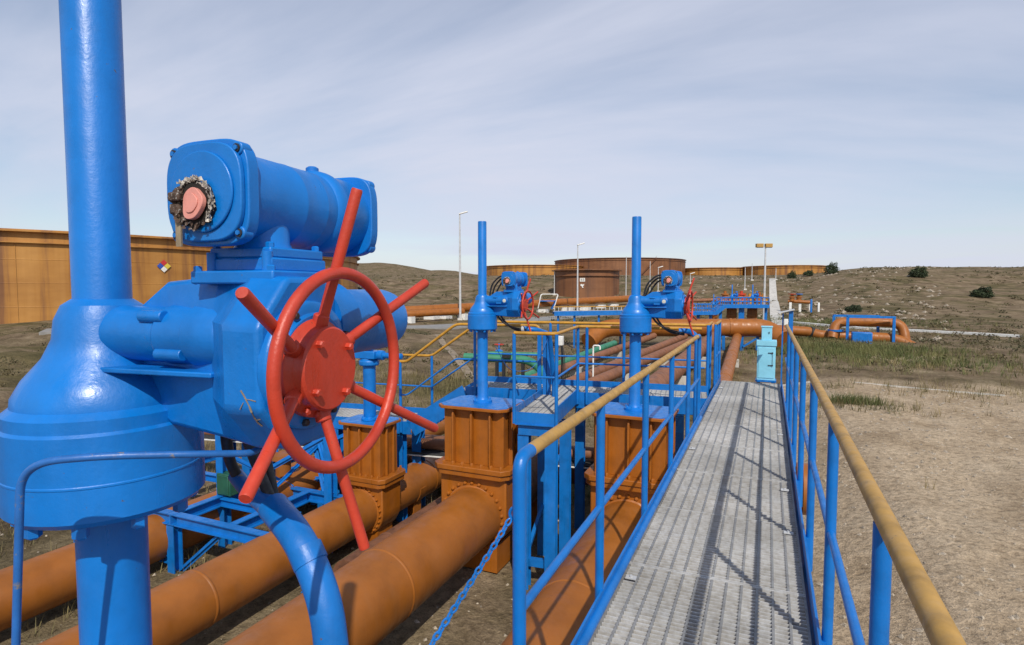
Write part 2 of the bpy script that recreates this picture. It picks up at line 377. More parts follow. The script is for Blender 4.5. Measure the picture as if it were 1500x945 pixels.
# ---------------------------------------------------------------- terrain
PROF = [(-400, -2.4), (14, -2.4), (40, -2.2), (60, -2.0), (75, -1.9), (90, -1.5), (110, -0.6), (118, 0.1), (134, 2.7), (150, 4.3), (200, 5.6), (350, 9.2), (800, 17.5), (1500, 27), (4000, 60)]
def prof(d):
    for (a, za), (b, zb) in zip(PROF, PROF[1:]):
        if d <= b:
            return za + (zb - za) * (d - a) / (b - a)
    return PROF[-1][1]
def height(x, y):
    a, d = plan(x, y)
    rr = math.hypot(x, y)
    dd = d if d > 0 else d * 0.3
    if d > 5: dd = d + 0.10 * abs(a) * smooth(20, 60, d)
    z = (prof(dd - 6) + prof(dd) + prof(dd + 6)) / 3
    # right-hand yard a little higher than the valve pit
    z += 0.45 * smooth(0.2, 2.5, x) * (1 - smooth(30, 60, d))
    # bank left of the valve pit that carries the service road
    z += 0.0
    amp = smooth(25, 90, rr)
    z += amp * (noise.fractal((x * 0.02, y * 0.02, 3.1), 1.0, 2.0, 5) * 0.9 + noise.fractal((x * 0.09, y * 0.09, 7.7), 1.0, 2.0, 4) * 0.28)
    z += 0.05 * noise.fractal((x * 0.5, y * 0.5, 1.7), 1.0, 2.0, 4) * smooth(3, 12, rr)
    if a < -1 and 13 < d < 60: z += smooth(13, 22, d) * (1 - smooth(45, 60, d)) * (0.35 + 0.9 * noise.fractal((x * 0.12, y * 0.12, 9.3), 1.0, 2.0, 5)) * smooth(1, 8, -a)
    if 0.5 < x < 12 and y < 45:
        for rx in (3.3 + 0.035 * y, 5.0 + 0.035 * y):
            z -= 0.055 * math.exp(-((x - rx - 0.12 * math.sin(y * 0.35)) / 0.22) ** 2) * (0.6 + 0.4 * math.sin(y * 0.8 + rx))
        z += 0.035 * noise.fractal((x * 1.6, y * 1.6, 4.2), 1.0, 2.0, 3)
    # far ridges
    for (u, dist, hgt, wa, wd) in ((560, 620, 9.5, 50, 90), (470, 700, 14, 120, 90), (655, 560, 5.5, 28, 60), (1085, 620, 9, 42, 70), (1010, 800, 9, 120, 120), (1400, 700, 8, 140, 120), (200, 800, 20, 260, 130)):
        ca = (u - 750) / FPX * dist
        z += hgt * math.exp(-((a - ca) / wa) ** 2 - ((d - dist) / wd) ** 2)
    # the right-hand scrub slope
    ra = a / max(d, 1)
    if d > 30: z += 2.6 * smooth(0.46, 0.62, ra) * smooth(60, 130, d) * (1 - smooth(200, 400, d))
    return z
def yardness(x, y):
    a, d = plan(x, y)
    v = smooth(-0.4, 0.6, x) * (1 - smooth(7.5, 10.0, x)) * (1 - smooth(22, 30, y))
    v = max(v, 0.30 * (1 - smooth(10, 13, abs(x + 4))) * smooth(-12, -8, y) * (1 - smooth(7, 13, y)))
    v = max(v, 0.45 * math.exp(-((x - 6) / 7) ** 2 - ((y - 33) / 9) ** 2))
    return v
def make_terrain():
    rings = [0.0]
    r = 1.2
    while r < 4200:
        rings.append(r); r *= 1.033 if r > 40 else 1.028
    n = 700; vs, fs, yv = [], [], []
    for rr in rings:
        for k in range(n):
            q = 2 * PI * k / n; x, y = rr * math.cos(q), rr * math.sin(q)
            vs.append((x, y, height(x, y)))
            yv.append(yardness(x, y))
    for i in range(len(rings) - 1):
        for k in range(n):
            l = (k + 1) % n
            fs.append((i * n + k, i * n + l, (i + 1) * n + l, (i + 1) * n + k))
    me = bpy.data.meshes.new('ground'); me.from_pydata(vs, [], fs); me.update()
    at = me.attributes.new('yard', 'FLOAT', 'POINT'); at.data.foreach_set('value', yv)
    me.shade_smooth(); me.materials.append(M['ground'])
    o = bpy.data.objects.new('ground', me); C.objects.link(o); struct(o)
make_terrain()

def ribbon(name, pts, wd, mat, lift=0.03, thick=0.25):
    vs, fs = [], []
    fine = []
    for a, b in zip(pts, pts[1:]):
        a, b = Vector(a), Vector(b); k = max(2, int((b - a).length / 2.0))
        fine += [a.lerp(b, i / k) for i in range(k)]
    fine.append(Vector(pts[-1]))
    for i, p in enumerate(fine):
        t = (fine[min(i + 1, len(fine) - 1)] - fine[max(i - 1, 0)]); t.normalize(); sd = Vector((t.y, -t.x))
        l, r = p - sd * wd / 2, p + sd * wd / 2
        zl = max(height(l.x, l.y), height(r.x, r.y), height(p.x, p.y)) + lift
        vs += [(l.x, l.y, zl - thick), (l.x, l.y, zl), (r.x, r.y, zl), (r.x, r.y, zl - thick)]
    for i in range(len(fine) - 1):
        for k in range(4):
            l = (k + 1) % 4
            fs.append((i * 4 + k, i * 4 + l, (i + 1) * 4 + l, (i + 1) * 4 + k))
    m = MB(); m.add(vs, fs); return m
def ground_at(u, v_guess, d):
    p = site(u, v_guess, d); return Vector((p.x, p.y, height(p.x, p.y)))
def gp(u, d): return ground_at(u, 423, d)

# ---------------------------------------------------------------- motor-operated gate valve (origin: foot of the stem column, wheel towards +X)
PIPE_Z, PIPE_R = -1.56, 0.41
def bolts(mb, pts, axis, r, h, n=6):
    for p in pts: mb.lathe([(r, 0), (r, h * 0.8), (r * 0.7, h)], axis, p, n)
def valve_casting(root, s=1.0, pz=PIPE_Z, pr=PIPE_R, mat='orange_valve', top=0.0):
    bw = 0.47 * s                                    # half width of the bonnet
    zt, zf = top, top - 0.84                          # bonnet top, bonnet flange top
    b = MB(); b.box(-bw, bw, -0.30 * s, 0.30 * s, zf, zt - 0.045)
    for x in (-0.62, 0.0, 0.62):                      # stiffening ribs front and back
        for sy in (-1, 1):
            y0, y1 = sorted((sy * 0.30 * s, sy * 0.385 * s))
            b.box(x * bw - 0.014, x * bw + 0.014, y0, y1, zf, zt - 0.12)
            b.prism([(sy * 0.30 * s, zt - 0.12), (sy * 0.385 * s, zt - 0.12), (sy * 0.33 * s, zt - 0.045), (sy * 0.30 * s, zt - 0.045)][::sy], x * bw - 0.0135, x * bw + 0.0135, 'X')
    for y in (-0.12, 0.12):
        for sx in (-1, 1):
            x0, x1 = sorted((sx * bw, sx * (bw + 0.06 * s)))
            b.box(x0, x1, y * s - 0.014, y * s + 0.014, zf, zt - 0.08)
    b.build('bonnet', mat, root, bevel=0.006)
    ch = 0.10 * s
    def plate(hx, hy): return [(-hx + ch, -hy), (hx - ch, -hy), (hx, -hy + ch), (hx, hy - ch), (hx - ch, hy), (-hx + ch, hy), (-hx, hy - ch), (-hx, -hy + ch)]
    t = MB(); t.prism(plate(bw + 0.075, 0.43 * s), zt - 0.045, zt - 0.004)
    tp = t.build('top_plate', mat, root, bevel=0.006)
    t = MB(); t.prism(plate(bw + 0.05, 0.40 * s), zt - 0.004, zt + 0.003); t.build('painted_cover', 'blue', tp)
    f = MB(); f.prism(plate(bw + 0.13, 0.46 * s), zf - 0.075, zf + 0.0); f.prism(plate(bw + 0.11, 0.44 * s), zf - 0.15, zf - 0.078)
    fl = f.build('bonnet_flange', mat, root, bevel=0.01)
    k = MB()
    xs = [i * (2 * bw - 0.04) / 6 - bw + 0.02 for i in range(7)]
    bolts(k, [(x + 0.03, sy * 0.405 * s, zf) for x in xs for sy in (-1, 1)], 'Z', 0.024 * s, 0.05)
    k.build('bolts', mat, fl)
    o = [( bw + 0.05, zf - 0.15), (bw + 0.05, pz)]
    arc = [((bw + 0.05) * math.cos(q), pz + (bw + 0.05) * math.sin(q)) for q in [-PI * i / 20 for i in range(1, 20)]]
    o = [(-(bw + 0.05), pz), (-(bw + 0.05), zf - 0.15), (bw + 0.05, zf - 0.15), (bw + 0.05, pz)] + arc
    d = MB(); d.prism([(x, z) for x, z in o], -0.33 * s, 0.33 * s, 'Y')
    body = d.build('valve_body', mat, root, bevel=0.02)
    for sy in (-1, 1):
        g = MB(); y0 = sy * 0.33 * s
        nb = 26
        for i in range(nb):
            q = 2 * PI * (i + 0.5) / nb; rr = pr + 0.055 * s
            x, z = rr * math.cos(q), pz + rr * math.sin(q)
            prof_ = [(0.026 * s, -0.01), (0.026 * s, 0.022), (0.018 * s, 0.034), (0.002, 0.038)]
            g.lathe([(a, sy * h) for a, h in prof_], 'Y', (x, y0, z), 8)
        g.build('bolt_ring', mat, body)
    # collar where pipe meets the casting
    c = MB()
    for sy in (-1, 1):
        c.lathe([(pr + 0.002, sy * 0.32 * s), (pr + 0.022, sy * 0.33 * s), (pr + 0.022, sy * 0.355 * s), (pr + 0.002, sy * 0.37 * s)], 'Y', (0, 0, pz), 48)
    c.build('collar', mat, body)
    # foot
    q = MB(); q.box(-0.35 * s, 0.35 * s, -0.26 * s, 0.26 * s, pz - bw - 0.35, pz - bw + 0.06)
    q.build('foot', mat, root)

def stem_column(root, top, z0=0.0, r=0.077):
    m = MB(); m.lathe([(0.14, z0 + 0.004), (0.14, z0 + 0.035), (0.095, z0 + 0.05), (r, z0 + 0.09), (r, top)], 'Z', n=32)
    col = m.build('stem_column', 'blue', root)
    k = MB(); bolts(k, [(0.117 * math.cos(2 * PI * i / 8), 0.117 * math.sin(2 * PI * i / 8), z0 + 0.034) for i in range(8)], 'Z', 0.014, 0.028)
    k.build('bolts', 'blue', col)

def actuator(root):
    m = MB()                                         # stem-nut housing
    m.lathe([(0.10, 1.055), (0.20, 1.062), (0.212, 1.075), (0.212, 1.150), (0.2135, 1.152), (0.2135, 1.156), (0.212, 1.158), (0.212, 1.265), (0.206, 1.272), (0.206, 1.30), (0.188, 1.315), (0.186, 1.335), (0.165, 1.375), (0.125, 1.425), (0.105, 1.47), (0.10, 1.515), (0.085, 1.55), (0.064, 1.565)], 'Z', n=56)
    nut = m.build('stem_nut_housing', 'blue', root, angle=25)
    k = MB()
    for i in range(10):
        q = 2 * PI * (i + 0.5) / 10
        k.lathe([(0.017, 1.062), (0.017, 1.035), (0.011, 1.03)], 'Z', (0.178 * math.cos(q), 0.178 * math.sin(q), 0), 6)
    k.build('bolts', 'blue', nut)
    s_ = MB(); s_.lathe([(0.066, 1.55), (0.062, 1.565), (0.062, 2.600), (0.058, 2.612), (0.002, 2.614)], 'Z', n=32)
    s_.build('stem_cover', 'blue', root)
    a = MB()                                         # horizontal arm with its bolted flanges
    a.lathe([(0.070, 0.04), (0.066, 0.12), (0.065, 0.24), (0.070, 0.245), (0.070, 0.33), (0.0745, 0.336), (0.0745, 0.424), (0.072, 0.43), (0.065, 0.436), (0.065, 0.56)], 'X', (0, 0, 1.483), 44)
    a.prism([(0.08, -0.09), (0.42, -0.072), (0.42, 0.072), (0.08, 0.09)], 1.398, 1.410)
    arm = a.build('drive_arm', 'blue', root, bevel=0.003)
    k = MB()
    for q, x0_, x1_ in ((2.62, 0.44, 0.53), (3.75, 0.44, 0.53), (2.45, 0.20, 0.27), (3.75, 0.25, 0.328), (0.6, 0.44, 0.5), (5.6, 0.2, 0.3)):
        y, z = 0.069 * math.cos(q), 1.483 + 0.069 * math.sin(q)
        k.lathe([(0.0145, x0_), (0.0145, x1_)], 'X', (0, y, z), 14)
    lug = k.build('flange_lugs', 'blue', arm, bevel=0.002)
    k = MB()
    for q, x0_ in ((2.62, 0.44), (3.75, 0.44), (2.45, 0.20), (3.75, 0.25)):
        y, z = 0.069 * math.cos(q), 1.483 + 0.069 * math.sin(q)
        k.lathe([(0.0095, x0_ - 0.003), (0.0095, x0_ + 0.003)], 'X', (0, y, z), 10)
    k.build('lug_sockets', 'dark', arm)
    g = MB()                                         # gearbox casing: an eight-sided casting about the wheel axis
    cz = 1.435
    octo = [(0.145 * math.cos(PI / 8 + i * PI / 4) / math.cos(PI / 8), cz + 0.165 * math.sin(PI / 8 + i * PI / 4) / math.cos(PI / 8)) for i in range(8)]
    octo = [(y, z + (0.014 if z > cz else -0.012)) for y, z in octo]
    secs = [(0.10, 0.02, 0.55), (0.215, 0.02, 0.96), (0.40, 0.34, 1.03), (0.53, 0.98, 1.03), (0.62, 1.0, 1.0)]      # the side towards the stem is cut back to let the arm in
    vs_ = [(x_, y if y > 0 else y * fr, cz + (z - cz) * hz_) for x_, fr, hz_ in secs for y, z in octo]
    fs_ = [tuple(range(7, -1, -1)), tuple(32 + q for q in range(8))] + [(a * 8 + q, a * 8 + (q + 1) % 8, (a + 1) * 8 + (q + 1) % 8, (a + 1) * 8 + q) for a in range(4) for q in range(8)]
    g.add(vs_, fs_)
    box = g.build('gearbox_casing', 'blue', root, bevel=0.012, segs=3, angle=18)
    g = MB()
    g.lathe([(0.135, 0.613), (0.135, 0.632), (0.128, 0.638), (0.108, 0.640), (0.108, 0.648)], 'X', (0, -0.01, 1.43), 48)
    cov = g.build('gearbox_cover', 'blue', root, bevel=0.003)
    k = MB(); bolts(k, [(0.637, -0.01 + 0.120 * math.cos(q), 1.43 + 0.120 * math.sin(q)) for q in [2 * PI * i / 8 + 0.5 for i in range(8)]], 'X', 0.008, 0.012)
    k.build('bolts', 'dark', cov)
    g = MB()                                         # rear switch housing behind the gearbox
    g.lathe([(0.105, 0.09), (0.105, 0.165), (0.10, 0.172), (0.083, 0.178), (0.083, 0.40), (0.078, 0.425), (0.055, 0.445), (0.002, 0.45)], 'Y', (0.535, 0, 1.505), 40)
    g.build('switch_housing', 'blue', root)
    g = MB()                                         # neck between gearbox and motor
    g.box(0.362, 0.585, -0.064, 0.150, 1.600, 1.628); g.box(0.385, 0.560, -0.040, 0.138, 1.627, 1.656); g.box(0.389, 0.556, -0.036, 0.134, 1.6555, 1.678)
    nk = g.build('motor_neck', 'blue', root, bevel=0.004)
    g = MB(); g.lathe([(0.066, 1.67), (0.056, 1.69), (0.055, 1.75)], 'Z', (0.476, 0.03, 0), 28); g.build('neck_tube', 'blue', nk)
    k = MB(); bolts(k, [(x, y, 1.627) for x in (0.374, 0.572) for y in (-0.054, 0.14)] + [(x, y, 1.677) for x in (0.40, 0.545) for y in (-0.026, 0.12)], 'Z', 0.009, 0.012)
    for x in (0.398, 0.548): k.lathe([(0.011, 1.628), (0.011, 1.668)], 'Z', (x, -0.038, 0), 12)
    k.build('bolts', 'blue', nk)
    mx_, mzz = 0.452, 1.785                          # motor along Y
    g = MB(); g.lathe([(0.103, -0.07), (0.101, -0.045), (0.097, 0.0), (0.097, 0.09), (0.0977, 0.092), (0.0977, 0.096), (0.097, 0.098), (0.0965, 0.165), (0.097, 0.167), (0.097, 0.170), (0.0962, 0.172), (0.096, 0.205), (0.102, 0.212), (0.105, 0.222), (0.105, 0.240), (0.102, 0.250), (0.098, 0.257), (0.100, 0.34)], 'Y', (mx_, 0, mzz), 56)
    mo = g.build('motor_barrel', 'blue', root)
    g = MB(); g.lathe([(0.016, 0), (0.016, 0.012), (0.01, 0.016)], 'Z', (mx_, 0.231, mzz + 0.100), 16); g.build('filler_plug', 'blue', mo)
    def cap(name, y0, y1, sg):
        o = superellipse(0.107, 0.107, 4.0, 56); om = superellipse(0.099, 0.099, 3.2, 56)
        c = MB()
        c.prism(o, y0, y1, 'Y', (mx_, 0, mzz))
        e = y0 if sg < 0 else y1
        lo, hi = sorted((e, e + sg * 0.012)); c.prism(om, lo, hi, 'Y', (mx_, 0, mzz))
        lo, hi = sorted((e + sg * 0.012, e + sg * 0.018)); c.prism(superellipse(0.082, 0.082, 2, 48), lo, hi, 'Y', (mx_, 0, mzz))
        for sx in (-1, 1):
            for sz in (-1, 1):
                lo, hi = sorted((e + sg * 0.004, e - sg * 0.022))
                c.lathe([(0.0135, lo), (0.0135, hi)], 'Y', (mx_ + sx * 0.0835, 0, mzz + sz * 0.0835), 16)
        cp = c.build(name, 'blue', root, bevel=0.004, segs=3)
        k = MB()
        for sx in (-1, 1):
            for sz in (-1, 1):
                lo, hi = sorted((e + sg * 0.002, e + sg * 0.007))
                k.lathe([(0.0085, lo), (0.0085, hi)], 'Y', (mx_ + sx * 0.0835, 0, mzz + sz * 0.0835), 12)
        k.build('bolts', 'dark', cp)
        k = MB()
        for sx in (-1, 1):
            for sz in (-1, 1):
                lo, hi = sorted((e + sg * 0.006, e + sg * 0.010))
                k.lathe([(0.0052, lo), (0.0052, hi)], 'Y', (mx_ + sx * 0.0835, 0, mzz + sz * 0.0835), 6)
        k.build('bolt_heads', 'blue', cp)
        return cp
    cap('front_cover', -0.095, -0.066, -1); cap('rear_cover', 0.335, 0.365, 1)
    # broken cable entry on the front cover: flat disc with the hole's shade painted in, torn tape, pink blanking plug, tarnished strap
    ex, ez, ey = mx_ - 0.012, mzz - 0.024, -0.117
    g = MB(); rr = random.Random(3)
    ring = [(0.053 + rr.uniform(-0.006, 0.004)) for _ in range(30)]
    g.prism([(ring[k] * math.cos(2 * PI * k / 30), ring[k] * 0.94 * math.sin(2 * PI * k / 30)) for k in range(30)], ey - 0.0035, ey + 0.004, 'Y', (ex, 0, ez))
    gl = g.build('cable_hole', 'hole_shade', root)
    g = MB()
    for i in range(120):
        q = rr.uniform(-0.75, 2.3); r_ = rr.uniform(0.044, 0.056)
        p = Vector((ex + r_ * math.cos(q), ey - rr.uniform(0.002, 0.009), ez + r_ * math.sin(q) * 0.95))
        t = Vector((-math.sin(q), rr.uniform(-0.5, 0.5), math.cos(q))).normalized() * rr.uniform(0.002, 0.008)
        n_ = Vector((math.cos(q), rr.uniform(-0.9, 0.2), math.sin(q))).normalized() * rr.uniform(0.002, 0.006)
        g.add([p - t, p + n_, p + t, p - n_ * 0.6, p + Vector((0, 0.004, 0))], [(0, 1, 2, 3), (0, 3, 4), (3, 2, 4), (2, 1, 4), (1, 0, 4)])
    g.build('torn_tape', 'torn', gl)
    g = MB()
    for i in range(70):
        q = rr.uniform(2.2, 5.4); r_ = rr.uniform(0.036, 0.055)
        p = Vector((ex + r_ * math.cos(q), ey - rr.uniform(0.003, 0.010), ez + r_ * math.sin(q) * 0.95))
        t = Vector((-math.sin(q), rr.uniform(-0.5, 0.5), math.cos(q))).normalized() * rr.uniform(0.003, 0.010)
        n_ = Vector((math.cos(q), rr.uniform(-0.9, 0.2), math.sin(q))).normalized() * rr.uniform(0.003, 0.008)
        g.add([p - t, p + n_, p + t, p - n_ * 0.6, p + Vector((0, 0.004, 0))], [(0, 1, 2, 3), (0, 3, 4), (3, 2, 4), (2, 1, 4), (1, 0, 4)])
    g.build('ragged_edge', 'grime', gl)
    g = MB(); o_ = [(0.0285 + 0.0018 * math.sin(3 * q + 1) + 0.0008 * math.sin(5 * q), q) for q in [2 * PI * k / 28 for k in range(28)]]
    g.prism([(r_ * math.cos(q), r_ * 1.12 * math.sin(q)) for r_, q in o_], -0.010, 0.0, 'Y'); g.prism([(0.62 * r_ * math.cos(q), 0.62 * r_ * 1.12 * math.sin(q)) for r_, q in o_], -0.0125, -0.0101, 'Y')
    pk = g.build('blanking_plug', 'pink', gl, bevel=0.003, segs=3); pk.location = (ex + 0.009, ey - 0.004, ez - 0.002); pk.rotation_euler = (R(-5), R(10), R(-6))
    g = MB(); g.bar((ex - 0.040, ey - 0.003, ez + 0.01), (ex - 0.043, ey - 0.001, ez - 0.085), 0.004, 0.014, (1, 0, 0)); g.build('hanging_strap', 'strip', gl)
    g = MB(); g.box(ex - 0.055, ex - 0.024, ey - 0.016, ey + 0.004, ez + 0.005, ez + 0.024); g.box(ex - 0.058, ex - 0.030, ey - 0.010, ey + 0.004, ez - 0.020, ez + 0.002); g.build('broken_bracket', 'grime', gl, bevel=0.004)
    # sight glass on the arm
    g = MB(); g.lathe([(0.036, 0.0), (0.036, -0.022), (0.028, -0.022)], 'Y', (0.385, -0.062, 1.482), 28); ey_ = g.build('sight_glass_ring', 'blue', root)
    g = MB(); g.lathe([(0.027, -0.018), (0.024, -0.026), (0.002, -0.029)], 'Y', (0.385, -0.062, 1.482), 28); g.build('sight_glass', 'glass_eye', ey_)
    # handwheel
    hy, hz = -0.015, 1.425
    g = MB(); g.lathe([(0.098, 0.618), (0.103, 0.622), (0.103, 0.652), (0.098, 0.657), (0.090, 0.661), (0.0875, 0.665), (0.0875, 0.682), (0.083, 0.687), (0.002, 0.688)], 'X', (0, hy, hz), 48)
    for i in range(6):                               # sockets for the spokes
        q = PI / 2 + i * PI / 3
        d = Vector((0.30, math.cos(q), math.sin(q))).normalized()
        p = Vector((0.632, hy, hz)) + d * 0.088
        g.tube([p, p + d * 0.026, p + d * 0.029], [0.0165, 0.0165, 0.0135], 14)
    hub = g.build('handwheel', 'red', root)
    k = MB(); bolts(k, [(0.686, hy + 0.068 * math.cos(q), hz + 0.068 * math.sin(q)) for q in [0.65 + i * PI / 2 for i in range(4)]], 'X', 0.0085, 0.014)
    bolts(k, [(0.655, hy + 0.095 * math.cos(q), hz + 0.095 * math.sin(q)) for q in (4.2, 4.55, 4.9)], 'X', 0.008, 0.012)
    k.build('hub_bolts', 'red', hub)
    for i in range(6):
        q = PI / 2 + i * PI / 3 + (0.02 if i % 2 else -0.015)
        d = Vector((0.33, math.cos(q), math.sin(q)))
        p = Vector((0.632, hy, hz))
        k = MB(); ln = (0.365, 0.33, 0.34, 0.375, 0.38, 0.35)[i]
        e = p + d * ln
        k.tube([p + d * 0.08, e - d * 0.004, e], [0.0115, 0.0115, 0.010], 14); k.build('spoke', 'red', hub)
    k = MB(); rx = 0.632 + 0.33 * 0.197 + 0.018
    k.tube([(rx, hy + 0.197 * math.cos(2 * PI * i / 72), hz + 0.197 * math.sin(2 * PI * i / 72)) for i in range(72)], 0.0125, 14, closed=True)
    k.build('wheel_rim', 'red', hub)

def hoses(root):
    for i, (dz, rr) in enumerate(((0.03, 0.0), (0.0, 0.02), (-0.04, 0.05))):
        pts = [(0.385, -0.02 + 0.05 * i, 1.80 + dz), (0.28, 0.0 + 0.05 * i, 1.80 + dz), (0.14 + rr, 0.02 + 0.05 * i, 1.69 + dz), (0.085 + rr * 0.6, 0.05 + 0.05 * i, 1.50), (0.12, 0.1 + 0.05 * i, 1.36)]
        m = MB(); m.tube(rnd_path(pts, 0.12), 0.0125, 8); m.build('cable_hose', 'dark', root)
    for i in range(2):
        pts = [(0.18 + 0.05 * i, 0.02, 1.36), (0.25 + 0.05 * i, 0.06, 1.20), (0.42, 0.10 + 0.05 * i, 1.09 - 0.03 * i), (0.62, 0.14 + 0.05 * i, 1.065 - 0.03 * i)]
        m = MB(); m.tube(rnd_path(pts, 0.1), 0.014, 8); m.build('cable_hose', 'dark', root)

VALVE_Y = 7.5
g_valve = 'motor-operated gate valves of the pipe manifold'
valve = thing('gate_valve', 'blue motor gate valve with three black hoses on the ochre pipe between the two platforms', 'valve', (-3.77, 7.50, 0), 0, g_valve)
valve_casting(valve); stem_column(valve, 1.06); actuator(valve); hoses(valve)
dup(valve, (-1.63, 7.85, 0), 'blue motor gate valve with tall stem standing behind the yellow walkway handrail', g_valve)
big = dup(valve, (-1.509, 0.909, 0.06), 'large close blue motor gate valve with red handwheel and torn cable entry', g_valve, skip=('cable_hose', 'sight_glass_ring'))
big.rotation_euler.z = R(4)

# gouged paint on the big gearbox casting
from mathutils.bvhtree import BVHTree
for ch_ in big.children:
    if ch_.name.startswith('gearbox_casing'):
        mw_ = Matrix.Translation(big.location) @ Matrix.Rotation(R(4), 4, 'Z')
        bv_ = BVHTree.FromPolygons([mw_ @ v_.co for v_ in ch_.data.vertices], [tuple(p_.vertices) for p_ in ch_.data.polygons])
        inv_ = mw_.inverted(); m = MB(); rg = random.Random(9)
        def mark(pts, wd):
            for (u0, v0), (u1, v1) in zip(pts, pts[1:]):
                h0 = bv_.ray_cast(Vector((0, 0, EYE)), (site(u0, v0, 1) - Vector((0, 0, EYE))).normalized()); h1 = bv_.ray_cast(Vector((0, 0, EYE)), (site(u1, v1, 1) - Vector((0, 0, EYE))).normalized())
                if h0[0] is None or h1[0] is None: continue
                m.bar(inv_ @ (h0[0] + h0[1] * 0.0008), inv_ @ (h1[0] + h1[1] * 0.0008), wd * rg.uniform(0.5, 1.3), 0.0012, inv_.to_3x3() @ h0[1])
        mark([(353, 572), (358, 580), (362, 588), (366, 596), (369, 604), (373, 612), (378, 619), (384, 624)], 0.0035)
        mark([(362, 585), (368, 586), (375, 588)], 0.0018); mark([(357, 590), (352, 600)], 0.0016); mark([(376, 616), (381, 614)], 0.004)
        if m.v: m.build('paint_gouge', 'strip', big)
        break

# hand-operated valve: smaller casting, gear head with a horizontal shaft
v1 = thing('gate_valve', 'smaller ochre gate valve with a hand gear head, seen through the red handwheel', 'valve', (-5.83, 7.55, 0), 0, 'gate valves of the pipe manifold')
PZ1, PR1 = -1.86, 0.33
valve_casting(v1, 0.76, PZ1, PR1, top=-0.46)
stem_column(v1, 0.50, z0=-0.455, r=0.10)
m = MB(); m.lathe([(0.14, 0.42), (0.16, 0.44), (0.16, 0.50), (0.125, 0.53), (0.125, 0.60), (0.06, 0.62)], 'Z', n=28); m.box(-0.19, 0.19, -0.13, 0.13, 0.54, 0.66); m.lathe([(0.07, 0.66), (0.07, 0.70), (0.03, 0.71)], 'Z', n=20)
m.build('gear_head', 'blue', v1, bevel=0.01)
m = MB(); m.lathe([(0.075, 0.19), (0.075, 0.28), (0.045, 0.29), (0.045, 0.62), (0.02, 0.63)], 'X', (0, 0, 0.595), 20); m.build('input_shaft', 'blue', v1)
m = MB(); m.tube([(0.15 * math.cos(2 * PI * i / 28) , 0.15 * math.sin(2 * PI * i / 28) , 0.74) for i in range(28)], 0.010, 8, closed=True)
for i in range(3): m.bar((0, 0, 0.73), (0.15 * math.cos(i * 2.094), 0.15 * math.sin(i * 2.094), 0.74), 0.016, 0.012)
hw = m.build('handwheel', 'red', v1)
m = MB(); m.lathe([(0.025, 0.70), (0.025, 0.75)], 'Z', n=12); m.build('hub', 'red', hw)

# ---------------------------------------------------------------- pipelines of the manifold
def pipeline(label, x, y0, y1, z, r, mat, group, gaps=(), seams=(), mat2=None, ysplit=None):
    t = thing('pipeline', label, 'pipeline', (x, y0, z - r), 0, group)
    cuts = [y0] + [c for g in sorted(gaps) for c in g] + [y1]
    for a, b in zip(cuts[::2], cuts[1::2]):
        m = MB(); m.lathe([(r, a - y0), (r, b - y0)], 'Y', (0, 0, r), 56)
        m.build('pipe', mat if (ysplit is None or a < ysplit) else mat2, t)
    for s in seams:
        m = MB(); m.lathe([(r, s - 0.02 - y0), (r + 0.008, s - 0.008 - y0), (r + 0.008, s + 0.008 - y0), (r, s + 0.02 - y0)], 'Y', (0, 0, r), 56); m.build('weld_band', mat if (ysplit is None or s < ysplit) else mat2, t)
    return t
def saddle(t, yw, r, wd, mat='orange', gz=-2.45):
    """pipe saddle: plinth plate, web and cradle, at walkway position yw"""
    yl = yw - t.location.y
    z0 = gz - t.location.z
    m = MB()
    m.box(-wd / 2, wd / 2, yl - 0.12, yl + 0.12, z0, z0 + 0.03)
    m.box(-wd / 2 + 0.05, wd / 2 - 0.05, yl - 0.012, yl + 0.012, z0 + 0.03, r * 0.55)
    for sx in (-1, 0.0, 1):
        m.box(sx * (wd / 2 - 0.06) - 0.012, sx * (wd / 2 - 0.06) + 0.012, yl - 0.11, yl + 0.11, z0 + 0.03, r * 0.5)
    m.build('saddle', mat, t)
    m = MB()
    arc = [((r + 0.014) * math.cos(q), r + (r + 0.014) * math.sin(q)) for q in [PI + i * PI / 16 for i in range(17)]] + [((r + 0.002) * math.cos(q), r + (r + 0.002) * math.sin(q)) for q in [2 * PI - i * PI / 16 for i in range(17)]]
    m.prism(arc, yl - 0.1, yl + 0.1, 'Y'); m.build('cradle', mat, t)
gpipe = 'parallel oil pipelines running along the manifold'
p = pipeline('thick ochre pipeline entering the gate valve nearest the walkway railing', -1.64, -6, 10.2, PIPE_Z, PIPE_R, 'orange', gpipe, gaps=[(7.85 - 0.30, 7.85 + 0.30)], seams=(2.0, 5.2), mat2='rust', ysplit=7.8)
saddle(p, 9.3, PIPE_R, 0.8)
p = pipeline('thick ochre pipeline in the middle foreground, entering the bolted valve with black hoses', -3.73, -6, 10.0, PIPE_Z, PIPE_R, 'orange', gpipe, gaps=[(7.5 - 0.30, 7.5 + 0.30)], seams=(5.0,), mat2='rust', ysplit=7.5)
saddle(p, 9.0, PIPE_R, 0.8); saddle(p, 2.2, PIPE_R, 0.8)
p = pipeline('ochre pipeline leading to the smaller hand-geared valve below the red handwheel', -5.83, -6, 11, PZ1, PR1, 'orange', gpipe, gaps=[(7.55 - 0.23, 7.55 + 0.23)], seams=(4.4, 9.1), mat2='orange', ysplit=7.5)
saddle(p, 8.6, PR1, 0.5); saddle(p, 3.3, PR1, 0.5)
pipeline('ochre pipeline in the shade beneath the blue support frame', -8.05, -5, 13, -1.95, 0.33, 'orange', gpipe, seams=(1.0,))
pipeline('grey-brown pipeline lying low between the small hand-geared valve and the middle valve', -4.80, 5.7, 10.5, -2.0, 0.22, 'rust', gpipe, seams=(6.6,))
